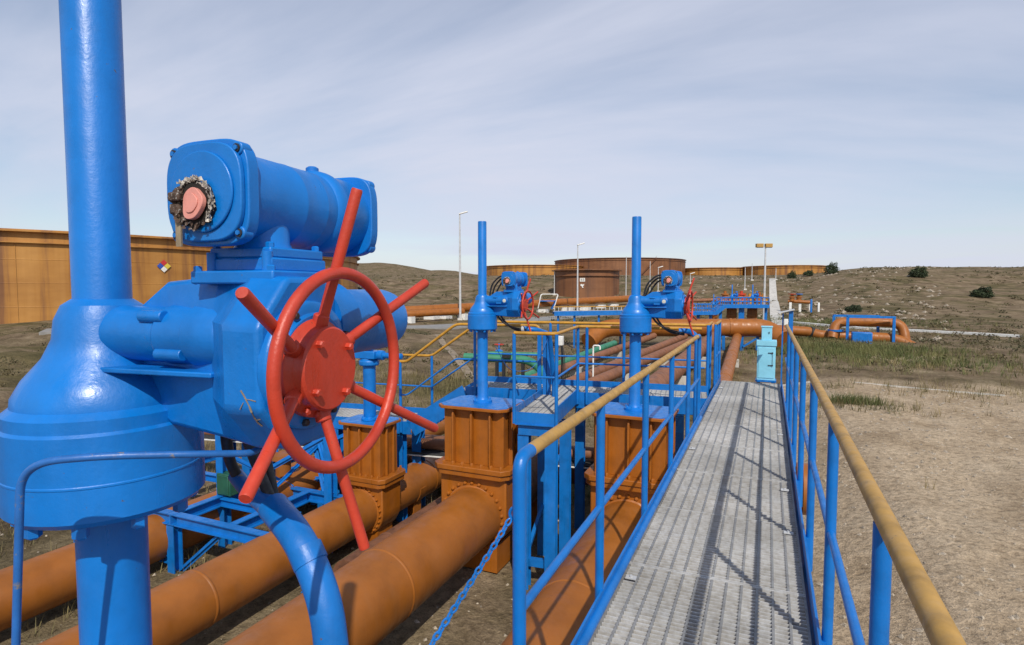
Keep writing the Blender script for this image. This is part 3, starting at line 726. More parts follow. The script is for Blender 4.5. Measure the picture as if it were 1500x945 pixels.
t = thing('pipe_support', 'short blue cross beam low between the two near ochre pipelines', 'support', (-4.75, 5.55, -2.28))
m = MB(); m.ibeam((-0.6, 0, 0), (0.55, 0.05, 0), 0.14, 0.16); m.build('beam', 'blue_rail', t)
m = MB(); m.box(-0.07, 0.07, -0.06, 0.06, -0.3, -0.08); m.build('foot', 'blue_rail', t)
# pipes behind the platform fan out towards the far header
def far_pipe(label, u0, v0, u1, v1, r, mat, back=3.0, z0=-1.7, d1=36.4):
    def lvl(u, v, z):
        q = site(u, v, 1.0) - Vector((0, 0, EYE)); return Vector((0, 0, EYE)) + q * ((z - EYE) / q.z)
    a_, b_ = lvl(u0, v0, z0), site(u1, v1, d1); dr_ = (b_ - a_).normalized(); a_ -= dr_ * back
    t = thing('pipeline', label, 'pipeline', tuple(a_), 0, gpipe)
    m = MB(); m.tube([Vector((0, 0, 0)), b_ - a_], r, 28); m.build('pipe', mat, t)
    for f_ in (0.33, 0.62):
        c_ = (b_ - a_) * f_; m = MB(); m.tube([c_ - dr_ * 0.03, c_ + dr_ * 0.03], r + 0.012, 28); m.build('weld_band', mat, t)
        gz_ = height(a_.x + c_.x, a_.y + c_.y) - a_.z
        m = MB(); m.box(c_.x - r * 1.2, c_.x + r * 1.2, c_.y + 0.3, c_.y + 0.55, gz_ - 0.1, c_.z - r * 0.7); m.build('sleeper', 'concrete', t)
far_pipe('green pipeline running away behind the spur platform', 760, 556, 900, 503, 0.17, 'green', z0=-1.8, d1=32)
far_pipe('slim faded brown pipeline next to the green one behind the platform', 820, 542, 958, 492, 0.19, 'brown', 5)
far_pipe('faded brown pipeline just behind the spur platform, left of a parallel twin', 815, 569, 1003, 493, 0.20, 'brown')
far_pipe('faded brown pipeline just left of the thickest faded one behind the railing', 846, 571, 1022, 495, 0.21, 'brown')
far_pipe('thickest faded brown pipeline behind the walkway railing', 955, 569, 1046, 494, 0.38, 'brown')
far_pipe('ochre pipeline rising to the far header left of the cyan cabinet', 1059, 566, 1080, 493, 0.27, 'orange', 6, -2.0)
# short capped pipe end beside the cyan cabinet
t = thing('pipe_stub', 'short weathered pipe stub with an open end beside the cyan cabinet', 'pipe', (-0.62, 12.2, -1.35), 0)
m = MB(); m.lathe([(0.20, 0.0), (0.20, 1.9), (0.17, 1.9), (0.17, 0.02)], 'Y', (0, 0, 0), 32); m.build('pipe', 'rust', t)
m = MB(); m.lathe([(0.202, 0.55), (0.215, 0.56), (0.215, 0.60), (0.202, 0.61)], 'Y', (0, 0, 0), 32); m.build('weld_band', 'brown', t)
m = MB(); m.box(-0.2, 0.2, 0.9, 1.1, -1.02, -0.15); m.build('plinth', 'concrete', t)

# blind-flanged pipe that ends under the right edge of the walkway
t = thing('branch_pipe', 'ochre blind-flanged pipe end poking out below the right side of the walkway', 'pipe', (-0.7, 8.48, -1.0), 0)
m = MB(); m.lathe([(0.22, 0), (0.22, 1.12)], 'X', (0, 0, 0), 32); m.build('pipe', 'orange', t)
m = MB(); m.lathe([(0.33, 1.10), (0.335, 1.105), (0.335, 1.16), (0.33, 1.165)], 'X', n=44); m.lathe([(0.33, 1.175), (0.335, 1.18), (0.335, 1.235), (0.32, 1.245), (0.002, 1.247)], 'X', n=44)
fl = m.build('flange', 'orange', t)
m = MB(); bolts(m, [(1.245, 0.285 * math.cos(2 * PI * i / 16), 0.285 * math.sin(2 * PI * i / 16)) for i in range(16)], 'X', 0.02, 0.032); m.build('bolts', 'orange', fl)
m = MB(); m.box(0.82, 0.98, -0.12, 0.12, height(0.2, 8.5) + 1.0 - 0.1, -0.15); m.build('pedestal', 'concrete', t)

# ---------------------------------------------------------------- walkway
WX0, WX1, WY0, WY1 = -0.735, 0.235, -1.6, 11.0
def grating_panel(x0, x1, y0, y1, parent, pitch=0.0333, rod=0.079, z=0.0):
    m = MB()
    k = int((y1 - y0) / pitch)
    for i in range(k):                               # bearing bars across, then the darker tie bars lengthwise
        y = y0 + 0.006 + i * (y1 - y0 - 0.012) / (k - 1)
        m.box(x0 + 0.004, x1 - 0.004, y - 0.0028, y + 0.0028, z - 0.028, z)
    for y in (y0 + 0.004, y1 - 0.004):
        m.box(x0, x1, y - 0.004, y + 0.004, z - 0.032, z + 0.0035)
    nb = len(m.f)
    n = max(2, round((x1 - x0) / rod))
    for i in range(n + 1):
        x = x0 + 0.006 + i * (x1 - x0 - 0.012) / n
        m.box(x - 0.006, x + 0.006, y0 + 0.003, y1 - 0.003, z - 0.024, z + 0.0015)
    o = m.build('grating', 'grating', parent)
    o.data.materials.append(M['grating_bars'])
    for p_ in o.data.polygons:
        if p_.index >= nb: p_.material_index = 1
    return o
wk = thing('walkway', 'raised galvanised grating walkway with blue side channels', 'walkway', (0, 0, 0))
y = WY0
rr = random.Random(5)
while y < WY1 - 0.01:
    y2 = min(y + 1.0, WY1)
    g = grating_panel(WX0 + 0.01, WX1 - 0.01, y + 0.004, y2 - 0.004, wk, pitch=(0.0333 if int(y + 20) % 3 else 0.0455))
    g.location = (0, 0, rr.uniform(-0.004, 0.004)); y = y2
for i in range(9):
    m = MB(); yy = 2.2 + i * 1.0 + rr.uniform(-.1, .1); xx = rr.choice((WX0 + 0.06, WX1 - 0.07))
    m.box(xx - 0.03, xx + 0.03, yy - 0.02, yy + 0.02, 0.006, 0.012); m.lathe([(0.009, 0.012), (0.009, 0.022)], 'Z', (xx, yy, 0), 8); m.build('grating_clip', 'pole', wk)
for x, sg in ((WX0 - 0.012, 1), (WX1 + 0.012, -1)):
    m = MB(); m.bar((x, WY0, -0.05), (x, WY1, -0.05), 0.012, 0.30); m.bar((x + sg * 0.03, WY0, -0.17), (x + sg * 0.03, WY1, -0.17), 0.05, 0.012)
    m.build('side_channel', 'blue_rail', wk)
m = MB()
yy = WY0 + 0.5
while yy < WY1: m.bar((WX0, yy, -0.10), (WX1, yy, -0.10), 0.05, 0.10); yy += 1.0
m.build('cross_bearers', 'blue_rail', wk)
for yy in (-0.6, 3.4, 8.1, 10.8):
    for x in (WX0 + 0.08, WX1 - 0.08):
        m = MB(); m.bar((x, yy, height(x, yy) - 0.1), (x, yy, -0.16), 0.10, 0.10, (0, 1, 0)); m.build('leg', 'blue_rail', wk)

def tube_part(name, pts, r, mat, parent, n=14):
    m = MB(); m.tube(pts, r, n); return m.build(name, mat, parent)
def post_part(p, zt, parent, r=0.021, foot=True, mat='blue_rail'):
    m = MB(); m.tube([(p[0], p[1], p[2]), (p[0], p[1], zt)], r, 14)
    o = m.build('post', mat, parent)
    return o

# right-hand railing (runs back past the viewpoint)
XR = 0.282
t = thing('railing', 'faded yellow topped railing along the right side of the walkway', 'railing', (XR, 0, 0))
tube_part('top_rail', [(0, -1.5, 1.072), (0, 10.02, 1.072)], 0.0245, 'yellow_dull', t)
tube_part('mid_rail', [(0, -1.5, 0.56), (0, 10.02, 0.56)], 0.0165, 'blue_rail', t)
for i in range(9):
    yy = -0.70 + i * 1.2 + (0.0)
    post_part((0, yy, -0.16), 1.055, t, 0.0225)
    m = MB(); m.box(-0.04, 0.0, yy - 0.03, yy + 0.03, -0.14, 0.06); m.build('post_bracket', 'blue_rail', t)
# left-hand railing
XL = -0.765
t = thing('railing', 'railing with bent blue ends on the left side of the walkway, above the ochre valves', 'railing', (XL, 0, 0))
tube_part('top_rail', [(0, 1.90, 1.072), (0, 7.28, 1.072)], 0.0245, 'yellow_dull', t)
tube_part('bent_end', rnd_path([(0, 1.92, 1.072), (0, 1.80, 1.072), (0, 1.80, -0.16)], 0.10, 8), 0.0242, 'blue_rail', t)
tube_part('bent_end', rnd_path([(0, 7.27, 1.072), (0, 7.52, 1.072), (0, 7.52, -0.16)], 0.10, 8), 0.0242, 'blue_rail', t)
tube_part('mid_rail', [(0, 1.80, 0.53), (0, 7.52, 0.53)], 0.0165, 'blue_rail', t)
for yy in (2.86, 4.06, 5.26, 6.46):
    post_part((0, yy, -0.16), 1.055, t, 0.0225)
tube_part('toe_rail', [(0.03, 1.80, 0.045), (0.03, 7.5, 0.045)], 0.026, 'blue_rail', t)
# safety chain hooked to the bent end, falling across the gap
t = thing('safety_chain', 'blue painted safety chain hanging from the bent rail end of the walkway', 'chain', (XL, 1.80, 0.86))
a, b = Vector((-0.028, -0.012, 0.0)), Vector((0.0, -0.86, -0.20))
links = 34
def chain_pt(s): return Vector((a.x + (b.x - a.x) * s - 0.03 * math.sin(PI * s), a.y + (b.y - a.y) * s, a.z + (b.z - a.z) * s - 0.05 * (1 - (2 * s - 1) ** 2)))
m = MB()
for i in range(links):
    p, q = chain_pt(i / links), chain_pt((i + 1.25) / links)
    d = (q - p); c = (p + q) / 2; l = d.length / 2; d.normalize()
    s1 = d.cross(Vector((1, 0, 0))).normalized(); s2 = d.cross(s1)
    sd = s1 if i % 2 else s2
    ring = [c + d * (l * math.cos(q_)) + sd * (0.0085 * math.sin(q_)) for q_ in [2 * PI * k / 10 for k in range(10)]]
    m.tube(ring, 0.0033, 6, closed=True)
m.build('chain_links', 'blue_rail', t)
m = MB(); m.tube([(0.02 + 0.026 * math.cos(2 * PI * i / 16) - 0.03, -0.0, 0.012 + 0.026 * math.sin(2 * PI * i / 16)) for i in range(16)], 0.006, 8, closed=True); m.build('shackle', 'blue_rail', t)
# the post on the near side of that gap
t = thing('railing_post', 'lone blue post at the walkway edge that takes the loose end of the chain', 'post', (XL, 0.93, 0))
post_part((0, 0, -0.16), 0.70, t, 0.0242)
m = MB(); m.lathe([(0.026, 0.70), (0.026, 0.712), (0.015, 0.72), (0.002, 0.722)], 'Z', n=16); m.build('cap', 'blue_rail', t)

# ---------------------------------------------------------------- cross platform behind the valve row (skewed by 7 degrees)
SK = R(7.0)
pf = thing('access_platform', 'blue steel platform with grating between the valve stems and a spur to the front', 'platform', (-0.775, 8.88, 0), SK)
PXL, PXR, PY0, PY1 = -3.78, 0.02, -0.06, 0.78
x = PXL
for k in range(4):
    grating_panel(x + 0.01, x + (PXR - PXL) / 4 - 0.01, PY0 + 0.03, PY1 - 0.02, pf); x += (PXR - PXL) / 4
def ploc(px, py):                      # walkway coordinates -> platform coordinates
    dx_, dy_ = px + 0.775, py - 8.88
    return (dx_ * math.cos(SK) + dy_ * math.sin(SK), -dx_ * math.sin(SK) + dy_ * math.cos(SK))
SX0, SX1, SY0 = -2.46, -1.93, -1.62     # spur between the two big valves
grating_panel(SX0 + 0.01, SX1 - 0.01, SY0 + 0.02, PY0 - 0.01, pf)
m = MB()
m.bar((PXL, PY1, -0.02), (PXR, PY1, -0.02), 0.012, 0.24); m.build('back_toe_board', 'blue_rail', pf)
for a, b in (((PXL, PY0), (SX0, PY0)), ((SX1, PY0), (PXR, PY0))):
    m = MB(); m.bar((*a, -0.075), (*b, -0.075), 0.014, 0.25); m.bar((a[0], a[1] + 0.05, -0.20), (b[0], b[1] + 0.05, -0.20), 0.10, 0.014); m.build('front_beam', 'blue_rail', pf)
m = MB()
m.bar((SX0, SY0, -0.055), (SX1, SY0, -0.055), 0.014, 0.16); m.bar((SX0 + 0.03, SY0 + 0.03, -0.21), (SX1 - 0.03, SY0 + 0.03, -0.21), 0.014, 0.15)
m.bar((SX0, SY0 + 0.02, -0.135), (SX1, SY0 + 0.02, -0.135), 0.10, 0.012)
m.build('spur_front_beam', 'blue_rail', pf)
for x in (SX0, SX1):
    m = MB(); m.bar((x, SY0 + 0.01, -0.02), (x, PY0 - 0.008, -0.02), 0.014, 0.22); m.build('spur_side_beam', 'blue_rail', pf)
for (x, y) in ((SX0 + 0.09, SY0 + 0.12), (SX1 - 0.07, SY0 + 0.12), (SX1 - 0.07, SY0 + 1.05), (SX0 + 0.09, SY0 + 1.2), (PXL + 0.2, PY1 - 0.1), (-2.0, PY1 - 0.1), (-0.4, PY1 - 0.1), (PXL + 0.2, PY0 + 0.1), (-0.9, PY0 + 0.15)):
    m = MB(); m.ibeam((x, y, -2.5), (x, y, -0.285 if y < 0 else -0.22), 0.15, 0.15, 0.014, (0, 1, 0)); m.build('column', 'blue_rail', pf, bevel=0.003)
m = MB(); m.bar((SX0 + 0.1, SY0 + 0.14, -2.05), (SX1 - 0.1, SY0 + 0.14, -2.05), 0.08, 0.10); m.bar((SX0 + 0.1, PY1 - 0.1, -1.2), (SX0 + 0.1, SY0 + 0.14, -2.0), 0.05, 0.05); m.build('bracing', 'blue_rail', pf)
# tall duct channel standing at the inner corner of the spur
t = thing('cable_riser', 'pair of tall blue channel uprights carrying conduit up beside the spur platform', 'cable riser', (-3.24, 8.42, 0), SK)
for dx_ in (0.0, 0.085, 0.15):
    m = MB(); m.ibeam((dx_, 0.05 * dx_, -0.3), (dx_, 0.05 * dx_, 0.98 - 0.05 * (dx_ > .1)), 0.055, 0.05, 0.008, (0, 1, 0)); m.build('upright', 'blue_rail', t)
tube_part('thin_cable', rnd_path([(0.15, -0.04, 0.9), (0.0, -0.3, 0.42), (-0.25, -0.8, 0.45), (-0.32, -1.2, 0.85)], 0.25), 0.005, 'conduit', t, 6)
# conduits that take the hoses on from each far valve
t = thing('cable_conduit', 'blue bent conduit joining black hoses to the riser beside the middle valve', 'conduit', (-3.77, 7.5, 0))
tube_part('conduit', rnd_path([(0.55, 0.15, 1.075), (0.74, 0.2, 1.07), (0.83, 0.55, 0.98), (0.80, 0.85, 0.2), (0.80, 0.85, -0.2)], 0.12), 0.036, 'blue_rail', t)
m = MB(); m.lathe([(0.045, -0.02), (0.045, 0.02)], 'X', (0.58, 0.155, 1.075), 14); m.build('clamp', 'pole', t)
t = thing('cable_conduit', 'blue bent conduit carrying black hoses over to the walkway railing end', 'conduit', (-1.63, 7.85, 0))
tube_part('conduit', rnd_path([(0.55, 0.15, 1.085), (0.68, 0.18, 1.09), (0.80, 0.05, 1.02), (0.80, 0.02, -0.2)], 0.12), 0.036, 'blue_rail', t)

# railings of the platform
def local_rail(label, origin, rz, runs, posts, mids, zb=0.0, mat='yellow', group=None):
    t = thing('railing', label, 'railing', origin, rz, group)
    for r_ in runs: tube_part('top_rail', rnd_path(r_, 0.09), 0.0235, mat, t)
    for r_ in mids: tube_part('mid_rail', rnd_path(r_, 0.06), 0.0145, 'blue_rail', t, 10)
    for (x, y, z0, z1) in posts: post_part((x, y, z0), z1, t, 0.024)
    return t
O = (-0.775, 8.88, 0); H1, HM = 1.07, 0.50
local_rail('yellow topped railing around the small spur platform between the two big valves', O, SK,
    [[(SX0 - 0.02, SY0 - 0.0, H1), (SX1 + 0.02, SY0, H1), (SX1 + 0.02, PY0 - 0.03, H1), (-0.10, PY0 - 0.03, H1)]],
    [(SX0 - 0.02, SY0, -0.13, H1 - .01), (SX1 + 0.02, SY0, -0.13, H1 - .01), (SX1 + 0.02, PY0 - 0.03, -0.13, H1 - .01), (SX1 + 0.16, PY0 - 0.03, -0.13, H1 - .01)],
    [[(SX0 - 0.02, SY0, HM), (SX1 + 0.02, SY0, HM), (SX1 + 0.02, PY0 - 0.03, HM), (-0.05, PY0 - 0.03, HM)]])
LZ, SXT, SXB = -0.65, PXL, PXL - 1.0      # lower landing level, top and bottom of the stair
local_rail('longest yellow topped railing, along the back of the cross platform', O, SK,
    [[(0.10, 1.55, H1), (0.02, PY1 + 0.03, H1), (SXT - 0.05, PY1 + 0.03, H1), (SXB, PY1 + 0.03, LZ + H1), (-9.0, PY1 + 0.03, LZ + H1)]],
    [(0.02, PY1 + 0.03, -0.15, H1), (0.07, 1.3, -0.15, H1), (-1.3, PY1 + 0.03, -0.15, H1), (-2.55, PY1 + 0.03, -0.15, H1), (SXT, PY1 + 0.03, -0.15, H1), (SXB, PY1 + 0.03, LZ - 0.15, LZ + H1), (-6.1, PY1 + 0.03, LZ - 0.15, LZ + H1), (-7.4, PY1 + 0.03, LZ - 0.15, LZ + H1), (-8.9, PY1 + 0.03, LZ - 0.15, LZ + H1)],
    [[(0.02, PY1 + 0.03, HM), (SXT - 0.05, PY1 + 0.03, HM), (SXB, PY1 + 0.03, LZ + HM), (-9.0, PY1 + 0.03, LZ + HM)]])
t = local_rail('yellow topped stair railing in front of the cross platform, left of the middle valve stem', O, SK,
    [[(SX0 - 0.06, PY0 - 0.02, 0.82), (SX0 - 0.06, PY0 - 0.02, H1), (SXT - 0.15, PY0 - 0.03, H1), (SXB - 0.05, PY0 - 0.03, LZ + H1), (SXB - 0.20, PY0 - 0.03, LZ + H1)]],
    [(SXT + 0.18, PY0 - 0.03, -0.15, H1), (SXB - 0.17, PY0 - 0.03, LZ - 0.15, LZ + H1)],
    [[(SX0 - 0.06, PY0 - 0.02, HM), (SXT - 0.15, PY0 - 0.03, HM), (SXB - 0.05, PY0 - 0.03, LZ + HM), (SXB - 0.2, PY0 - 0.03, LZ + HM)]])
# railing that continues the left side of the walkway beyond the platform
t = thing('railing', 'short dark blue railing closing the far left corner of the walkway', 'railing', (-0.765, 0, 0))
tube_part('top_rail', [(0, 9.95, 1.07), (0, 10.95, 1.07)], 0.0235, 'yellow', t)
tube_part('mid_rail', [(0, 9.95, 0.53), (0, 10.95, 0.53)], 0.0155, 'blue_rail', t)
for yy in (9.95, 10.35, 10.92): post_part((0, yy, -0.16), 1.07, t)
m = MB(); m.bar((0, 9.9, 0.06), (0, 10.95, 0.06), 0.012, 0.14); m.build('toe_board', 'blue_rail', t)

# stair and lower landing
st = thing('steel_stair', 'short blue steel stair from the cross platform down to the lower landing', 'stairs', O, SK)
for y in (PY0, PY1):
    m = MB(); m.bar((SXT + 0.02, y, -0.07), (SXB, y, LZ - 0.07), 0.014, 0.30, (0, 0, 1)); m.build('stringer', 'blue_rail', st)
for i in range(3):
    f_ = (i + 0.75) / 3.5
    m = MB(); x_, z_ = SXT + (SXB - SXT) * f_, LZ * f_
    for k in range(7): m.bar((x_ - 0.12 + k * 0.04, PY0 + 0.01, z_), (x_ - 0.12 + k * 0.04, PY1 - 0.01, z_), 0.006, 0.03)
    m.bar((x_ + 0.125, PY0 + 0.01, z_), (x_ + 0.125, PY1 - 0.01, z_), 0.012, 0.05); m.build('tread', 'grating', st)
lp = thing('access_platform', 'lower blue landing with pale grating behind the small hand-geared valve', 'platform', O, SK)
x = SXB
for k in range(4):
    grating_panel(x - 1.04, x - 0.01, PY0 + 0.02, PY1 - 0.02, lp, z=LZ); x -= 1.05
m = MB(); m.bar((-9.0, PY0, LZ - 0.07), (SXB, PY0, LZ - 0.07), 0.014, 0.22); m.bar((-9.0, PY0 + 0.05, LZ - 0.18), (SXB, PY0 + 0.05, LZ - 0.18), 0.1, 0.014); m.build('front_beam', 'blue_rail', lp)
m = MB(); m.bar((-9.0, PY1, LZ - 0.02), (SXB, PY1, LZ - 0.02), 0.014, 0.24); m.build('back_toe_board', 'blue_rail', lp)
for (x, y) in ((-5.0, PY1 - .1), (-6.9, PY1 - .1), (-8.8, PY1 - .1), (-6.3, PY0 + .1), (-8.8, PY0 + .1)):
    m = MB(); m.ibeam((x, y, -2.6), (x, y, LZ - 0.19), 0.18, 0.18, 0.015, (0, 1, 0)); m.build('column', 'blue_rail', lp)

# blue support frame at the lower left
fr = thing('support_frame', 'blue steel I-beam frame with diagonal braces standing low beside the near ochre pipe', 'frame', (-7.68, 5.47, -1.62))
def fb(name, a, b, wd=0.12, ht=0.16):
    m = MB(); m.ibeam(a, b, wd, ht, 0.014); m.build(name, 'blue_rail', fr)
fb('beam', (0.07, 0, 0), (1.9, 0, 0)); fb('beam', (0.07, 1.5, 0), (1.9, 1.5, 0)); fb('beam', (0, -0.06, 0.0), (0, 2.9, 0.0)); fb('beam', (0.07, 2.84, 0), (1.25, 2.84, 0))
fb('beam', (1.1, 0.06, 0.003), (1.1, 1.44, 0.003)); fb('beam', (-2.2, 0, 0), (-0.07, 0, 0)); fb('beam', (-2.2, -0.06, 0), (-2.2, 2.9, 0))
for (x, y, zt) in ((0.0, 0.0, -0.09), (-2.2, 0.0, -0.09), (1.62, 1.40, 1.12), (-0.02, 0.85, 1.10), (1.2, 2.84, 1.0), (-2.2, 2.84, 1.0), (0.0, 2.84, -0.09), (1.92, 2.84, 0.9)):
    m = MB(); m.ibeam((x, y, -0.95), (x, y, zt), 0.14, 0.14, 0.013, (0, 1, 0)); m.build('leg', 'blue_rail', fr)
for a, b in (((1.62, 1.40, 1.05), (0.05, 0.9, 0.10)), ((-0.02, 0.95, 0.12), (1.2, 2.84, 0.85)), ((1.62, 1.45, 0.1), (0.6, 2.2, 0.9)), ((0.02, 0.05, -0.8), (0.9, 0.02, -0.1)), ((1.2, 2.84, 0.9), (0.0, 2.84, 0.06)), ((0.1, 1.6, 0.06), (1.85, 2.7, 0.06))):
    m = MB(); m.bar(a, b, 0.08, 0.012); m.bar(a, b, 0.012, 0.08); m.build('brace', 'blue_rail', fr)
for a, b in (((0.07, 0.75, 0.0), (1.6, 0.75, 0.0)), ((-2.13, 1.5, 0.0), (-0.07, 1.5, 0.0)), ((0.4, 2.2, 0.25), (1.65, 2.2, 0.25)), ((-1.1, 0.0, -0.6), (-0.05, 0.0, -0.6))):
    fb('beam', a, b, 0.10, 0.12)
for a, b in (((0.05, 0.8, 0.75), (0.75, 1.5, 0.08)), ((1.6, 1.4, 0.5), (0.7, 2.2, -0.3)), ((0.8, 0.75, 0.06), (0.8, 2.2, 0.7)), ((-2.1, 0.05, -0.8), (-1.1, 0.02, -0.1)), ((0.5, 2.2, 0.9), (1.6, 1.42, -0.4))):
    m = MB(); m.bar(a, b, 0.07, 0.010); m.bar(a, b, 0.010, 0.07); m.build('brace', 'blue_rail', fr)
for (x, y) in ((0.72, 2.2), (0.35, 1.5)):
    m = MB(); m.ibeam((x, y, -0.95), (x, y, 0.8), 0.11, 0.11, 0.012, (0, 1, 0)); m.build('leg', 'blue_rail', fr)
pq = pipeline('rusty flanged pipeline in the shade behind the blue support frame', -7.15, 6.6, 12, -1.62, 0.24, 'orange', gpipe)
for yq in (0.95, 1.06):
    m = MB(); m.lathe([(0.25, yq), (0.37, yq + 0.005), (0.37, yq + 0.075), (0.25, yq + 0.08)], 'Y', (0, 0, 0.24), 36); m.build('flange', 'orange', pq)
m = MB(); bolts(m, [(0.315 * math.cos(2 * PI * i / 16), 0.91, 0.24 + 0.315 * math.sin(2 * PI * i / 16)) for i in range(16)], 'Y', 0.022, 0.27); m.build('stud_bolts', 'brown', pq)
m = MB(); m.lathe([(0.12, 0.24), (0.12, 0.75), (0.2, 0.76), (0.2, 0.84), (0.002, 0.845)], 'Z', (0, 0.4, 0), 24); m.build('branch', 'orange', pq)

# green junction box on the frame
t = thing('junction_box', 'dark green box hanging in the shade behind the blue frame', 'box', tuple(site(334, 708, 9.0)))
m = MB(); m.box(-0.14, 0.14, -0.09, 0.09, -0.17, 0.17); m.build('box_body', 'green_dark', t, bevel=0.015)
m = MB(); m.box(-0.12, 0.12, -0.105, -0.091, -0.15, 0.15); m.build('box_door', 'green_dark', t, bevel=0.008)

# hoses, conduit and thin pipe under the large actuator
t = thing('cable_conduit', 'worn blue conduit with black hoses rising below the large red handwheel', 'conduit', tuple(site(470, 820, 1.42)))
o0 = t.location.copy()
def rel(u, v, d): return site(u, v, d) - o0
tube_part('conduit', rnd_path([rel(400, 742, 1.60), rel(440, 790, 1.50), rel(478, 880, 1.44), rel(492, 1010, 1.42), rel(500, 1200, 1.44)], 0.08, 8), 0.041, 'blue_rail', t, 24)
tube_part('collar', [rel(446, 803, 1.49), rel(456, 826, 1.475)], 0.0435, 'blue_rail', t, 24)
tube_part('worn_sleeve', rnd_path([rel(342, 690, 1.70), rel(362, 715, 1.66), rel(402, 745, 1.595)], 0.05, 8), [0.022] * 9 + [0.026, 0.0], 'conduit', t, 20) if False else tube_part('worn_sleeve', [rel(345, 696, 1.69), rel(358, 712, 1.66), rel(378, 730, 1.63), rel(404, 748, 1.592)], [0.022, 0.023, 0.026, 0.034], 'conduit', t, 20)
for pts in ([(330, 615, 1.55), (332, 650, 1.60), (338, 680, 1.66), (350, 702, 1.68)], [(356, 618, 1.52), (366, 655, 1.58), (380, 690, 1.64), (396, 730, 1.62)], [(376, 640, 1.6), (392, 680, 1.68), (402, 735, 1.63)]):
    tube_part('hose', rnd_path([rel(*p_) for p_ in pts], 0.06), 0.015, 'dark', t, 12)
t = thing('drain_tube', 'thin worn blue tube crossing in front of the large stem-nut housing', 'tube', tuple(site(360, 665, 1.2)))
o0 = t.location.copy()
tube_part('tube', rnd_path([rel(20, 1060, 1.16), rel(30, 700, 1.10), rel(60, 676, 1.08), rel(150, 668, 1.10), rel(300, 665, 1.18), rel(380, 664, 1.26), rel(404, 628, 1.32)], 0.05, 8), 0.0072, 'conduit', t, 12)

# ---------------------------------------------------------------- pale cyan cabinet and the panel at the end of the walkway
t = thing('electrical_cabinet', 'pale cyan steel cabinet with narrow top box at the far end of the walkway', 'cabinet', (0.00, 11.28, 0))
m = MB(); m.box(-0.15, 0.15, -0.13, 0.13, 0.03, 0.70); m.build('lower_box', 'cyan', t, bevel=0.006)
m = MB(); m.box(-0.165, 0.165, -0.145, 0.145, 0.64, 0.735); m.build('collar_lid', 'cyan', t, bevel=0.006)
m = MB(); m.box(-0.085, 0.085, -0.09, 0.09, 0.735, 0.965); m.box(-0.095, 0.095, -0.10, 0.10, 0.965, 0.985); m.build('top_box', 'cyan', t, bevel=0.005)
m = MB(); m.box(-0.128, 0.128, -0.140, -0.131, 0.07, 0.61); d_ = m.build('door', 'cyan', t, bevel=0.004)
for z in (0.30, 0.52):
    m = MB(); m.box(0.03, 0.105, -0.153, -0.141, z - 0.006, z + 0.006); m.lathe([(0.014, -0.141), (0.014, -0.158)], 'Y', (0.098, 0, z), 10); m.build('handle', 'dark', d_)
m = MB(); m.tube([(0.098, -0.147, 0.30), (0.098, -0.147, 0.52)], 0.003, 6); m.build('lock_rod', 'dark', d_)
m = MB(); m.box(0.03, 0.045, -0.103, -0.091, 0.86, 0.89); m.build('latch', 'dark', t)
m = MB(); m.box(-0.17, 0.17, -0.15, 0.15, 0.0, 0.03); m.bar((-0.12, 0, height(0, 11.3) - 0.1), (-0.12, 0, 0.0), 0.06, 0.06); m.bar((0.12, 0, height(0, 11.3) - 0.1), (0.12, 0, 0.0), 0.06, 0.06); m.build('stand', 'blue_rail', t)
t = thing('control_panel', 'blue upright panel with slanted grey roof and small white box ending the right railing', 'panel', (0.345, 10.15, 0))
m = MB(); m.box(-0.03, 0.03, 0.0, 0.14, -0.4, 1.30); m.build('upright', 'blue_rail', t, bevel=0.004)
m = MB(); m.bar((-0.18, 0.10, 1.265), (0.045, 0.10, 1.322), 0.30, 0.012); m.build('roof', 'pole', t)
m = MB(); m.box(-0.10, -0.04, 0.0, 0.10, 1.07, 1.17); m.build('switch_box', 'white', t, bevel=0.006)
m = MB(); m.bar((-0.115, 0.10, -0.1), (-0.115, 0.10, 1.26), 0.02, 0.02); m.build('rear_upright', 'blue_rail', t)

# ---------------------------------------------------------------- pipes crossing behind the valve row
def world_tube(name, label, cat, pts, r, mat, part, group=None, n=20, rad=0.3):
    o = Vector(pts[0]); t = thing(name, label, cat, tuple(o), 0, group)
    tube_part(part, rnd_path([Vector(p) - o for p in pts], rad, 8), r, mat, t, n); return t
a_, b_ = site(575, 647, 10.9), site(815, 661, 10.1)
dr = (b_ - a_).normalized()
world_tube('cross_pipe', 'slim faded brown pipe crossing low behind the row of ochre valves', 'pipe', [a_ - dr * 5.5, b_ + dr * 1.0], 0.10, 'brown', 'pipe')
a_, b_ = site(578, 661, 10.8), site(700, 670, 10.4); dr = (b_ - a_).normalized()
t = thing('cable_tray', 'pale cable tray lying beneath the slim brown cross pipe', 'cable tray', tuple(a_ - dr * 5))
m = MB(); m.bar((0, 0, 0), tuple(b_ + dr * 3 - (a_ - dr * 5)), 0.34, 0.015); m.build('tray', 'white', t)
for k_ in (-0.12, 0.0, 0.1):
    m = MB(); m.tube([Vector((0, k_, 0.03)), (b_ + dr * 3 - (a_ - dr * 5)) + Vector((0, k_, 0.03))], 0.022, 8); m.build('cable', 'dark', t)
t = world_tube('header_pipe', 'dark brown header pipe lying in the shade behind the valves', 'pipe', [(-7.2, 10.1, -1.75), (-2.2, 10.75, -1.75)], 0.36, 'rust', 'pipe', n=32)

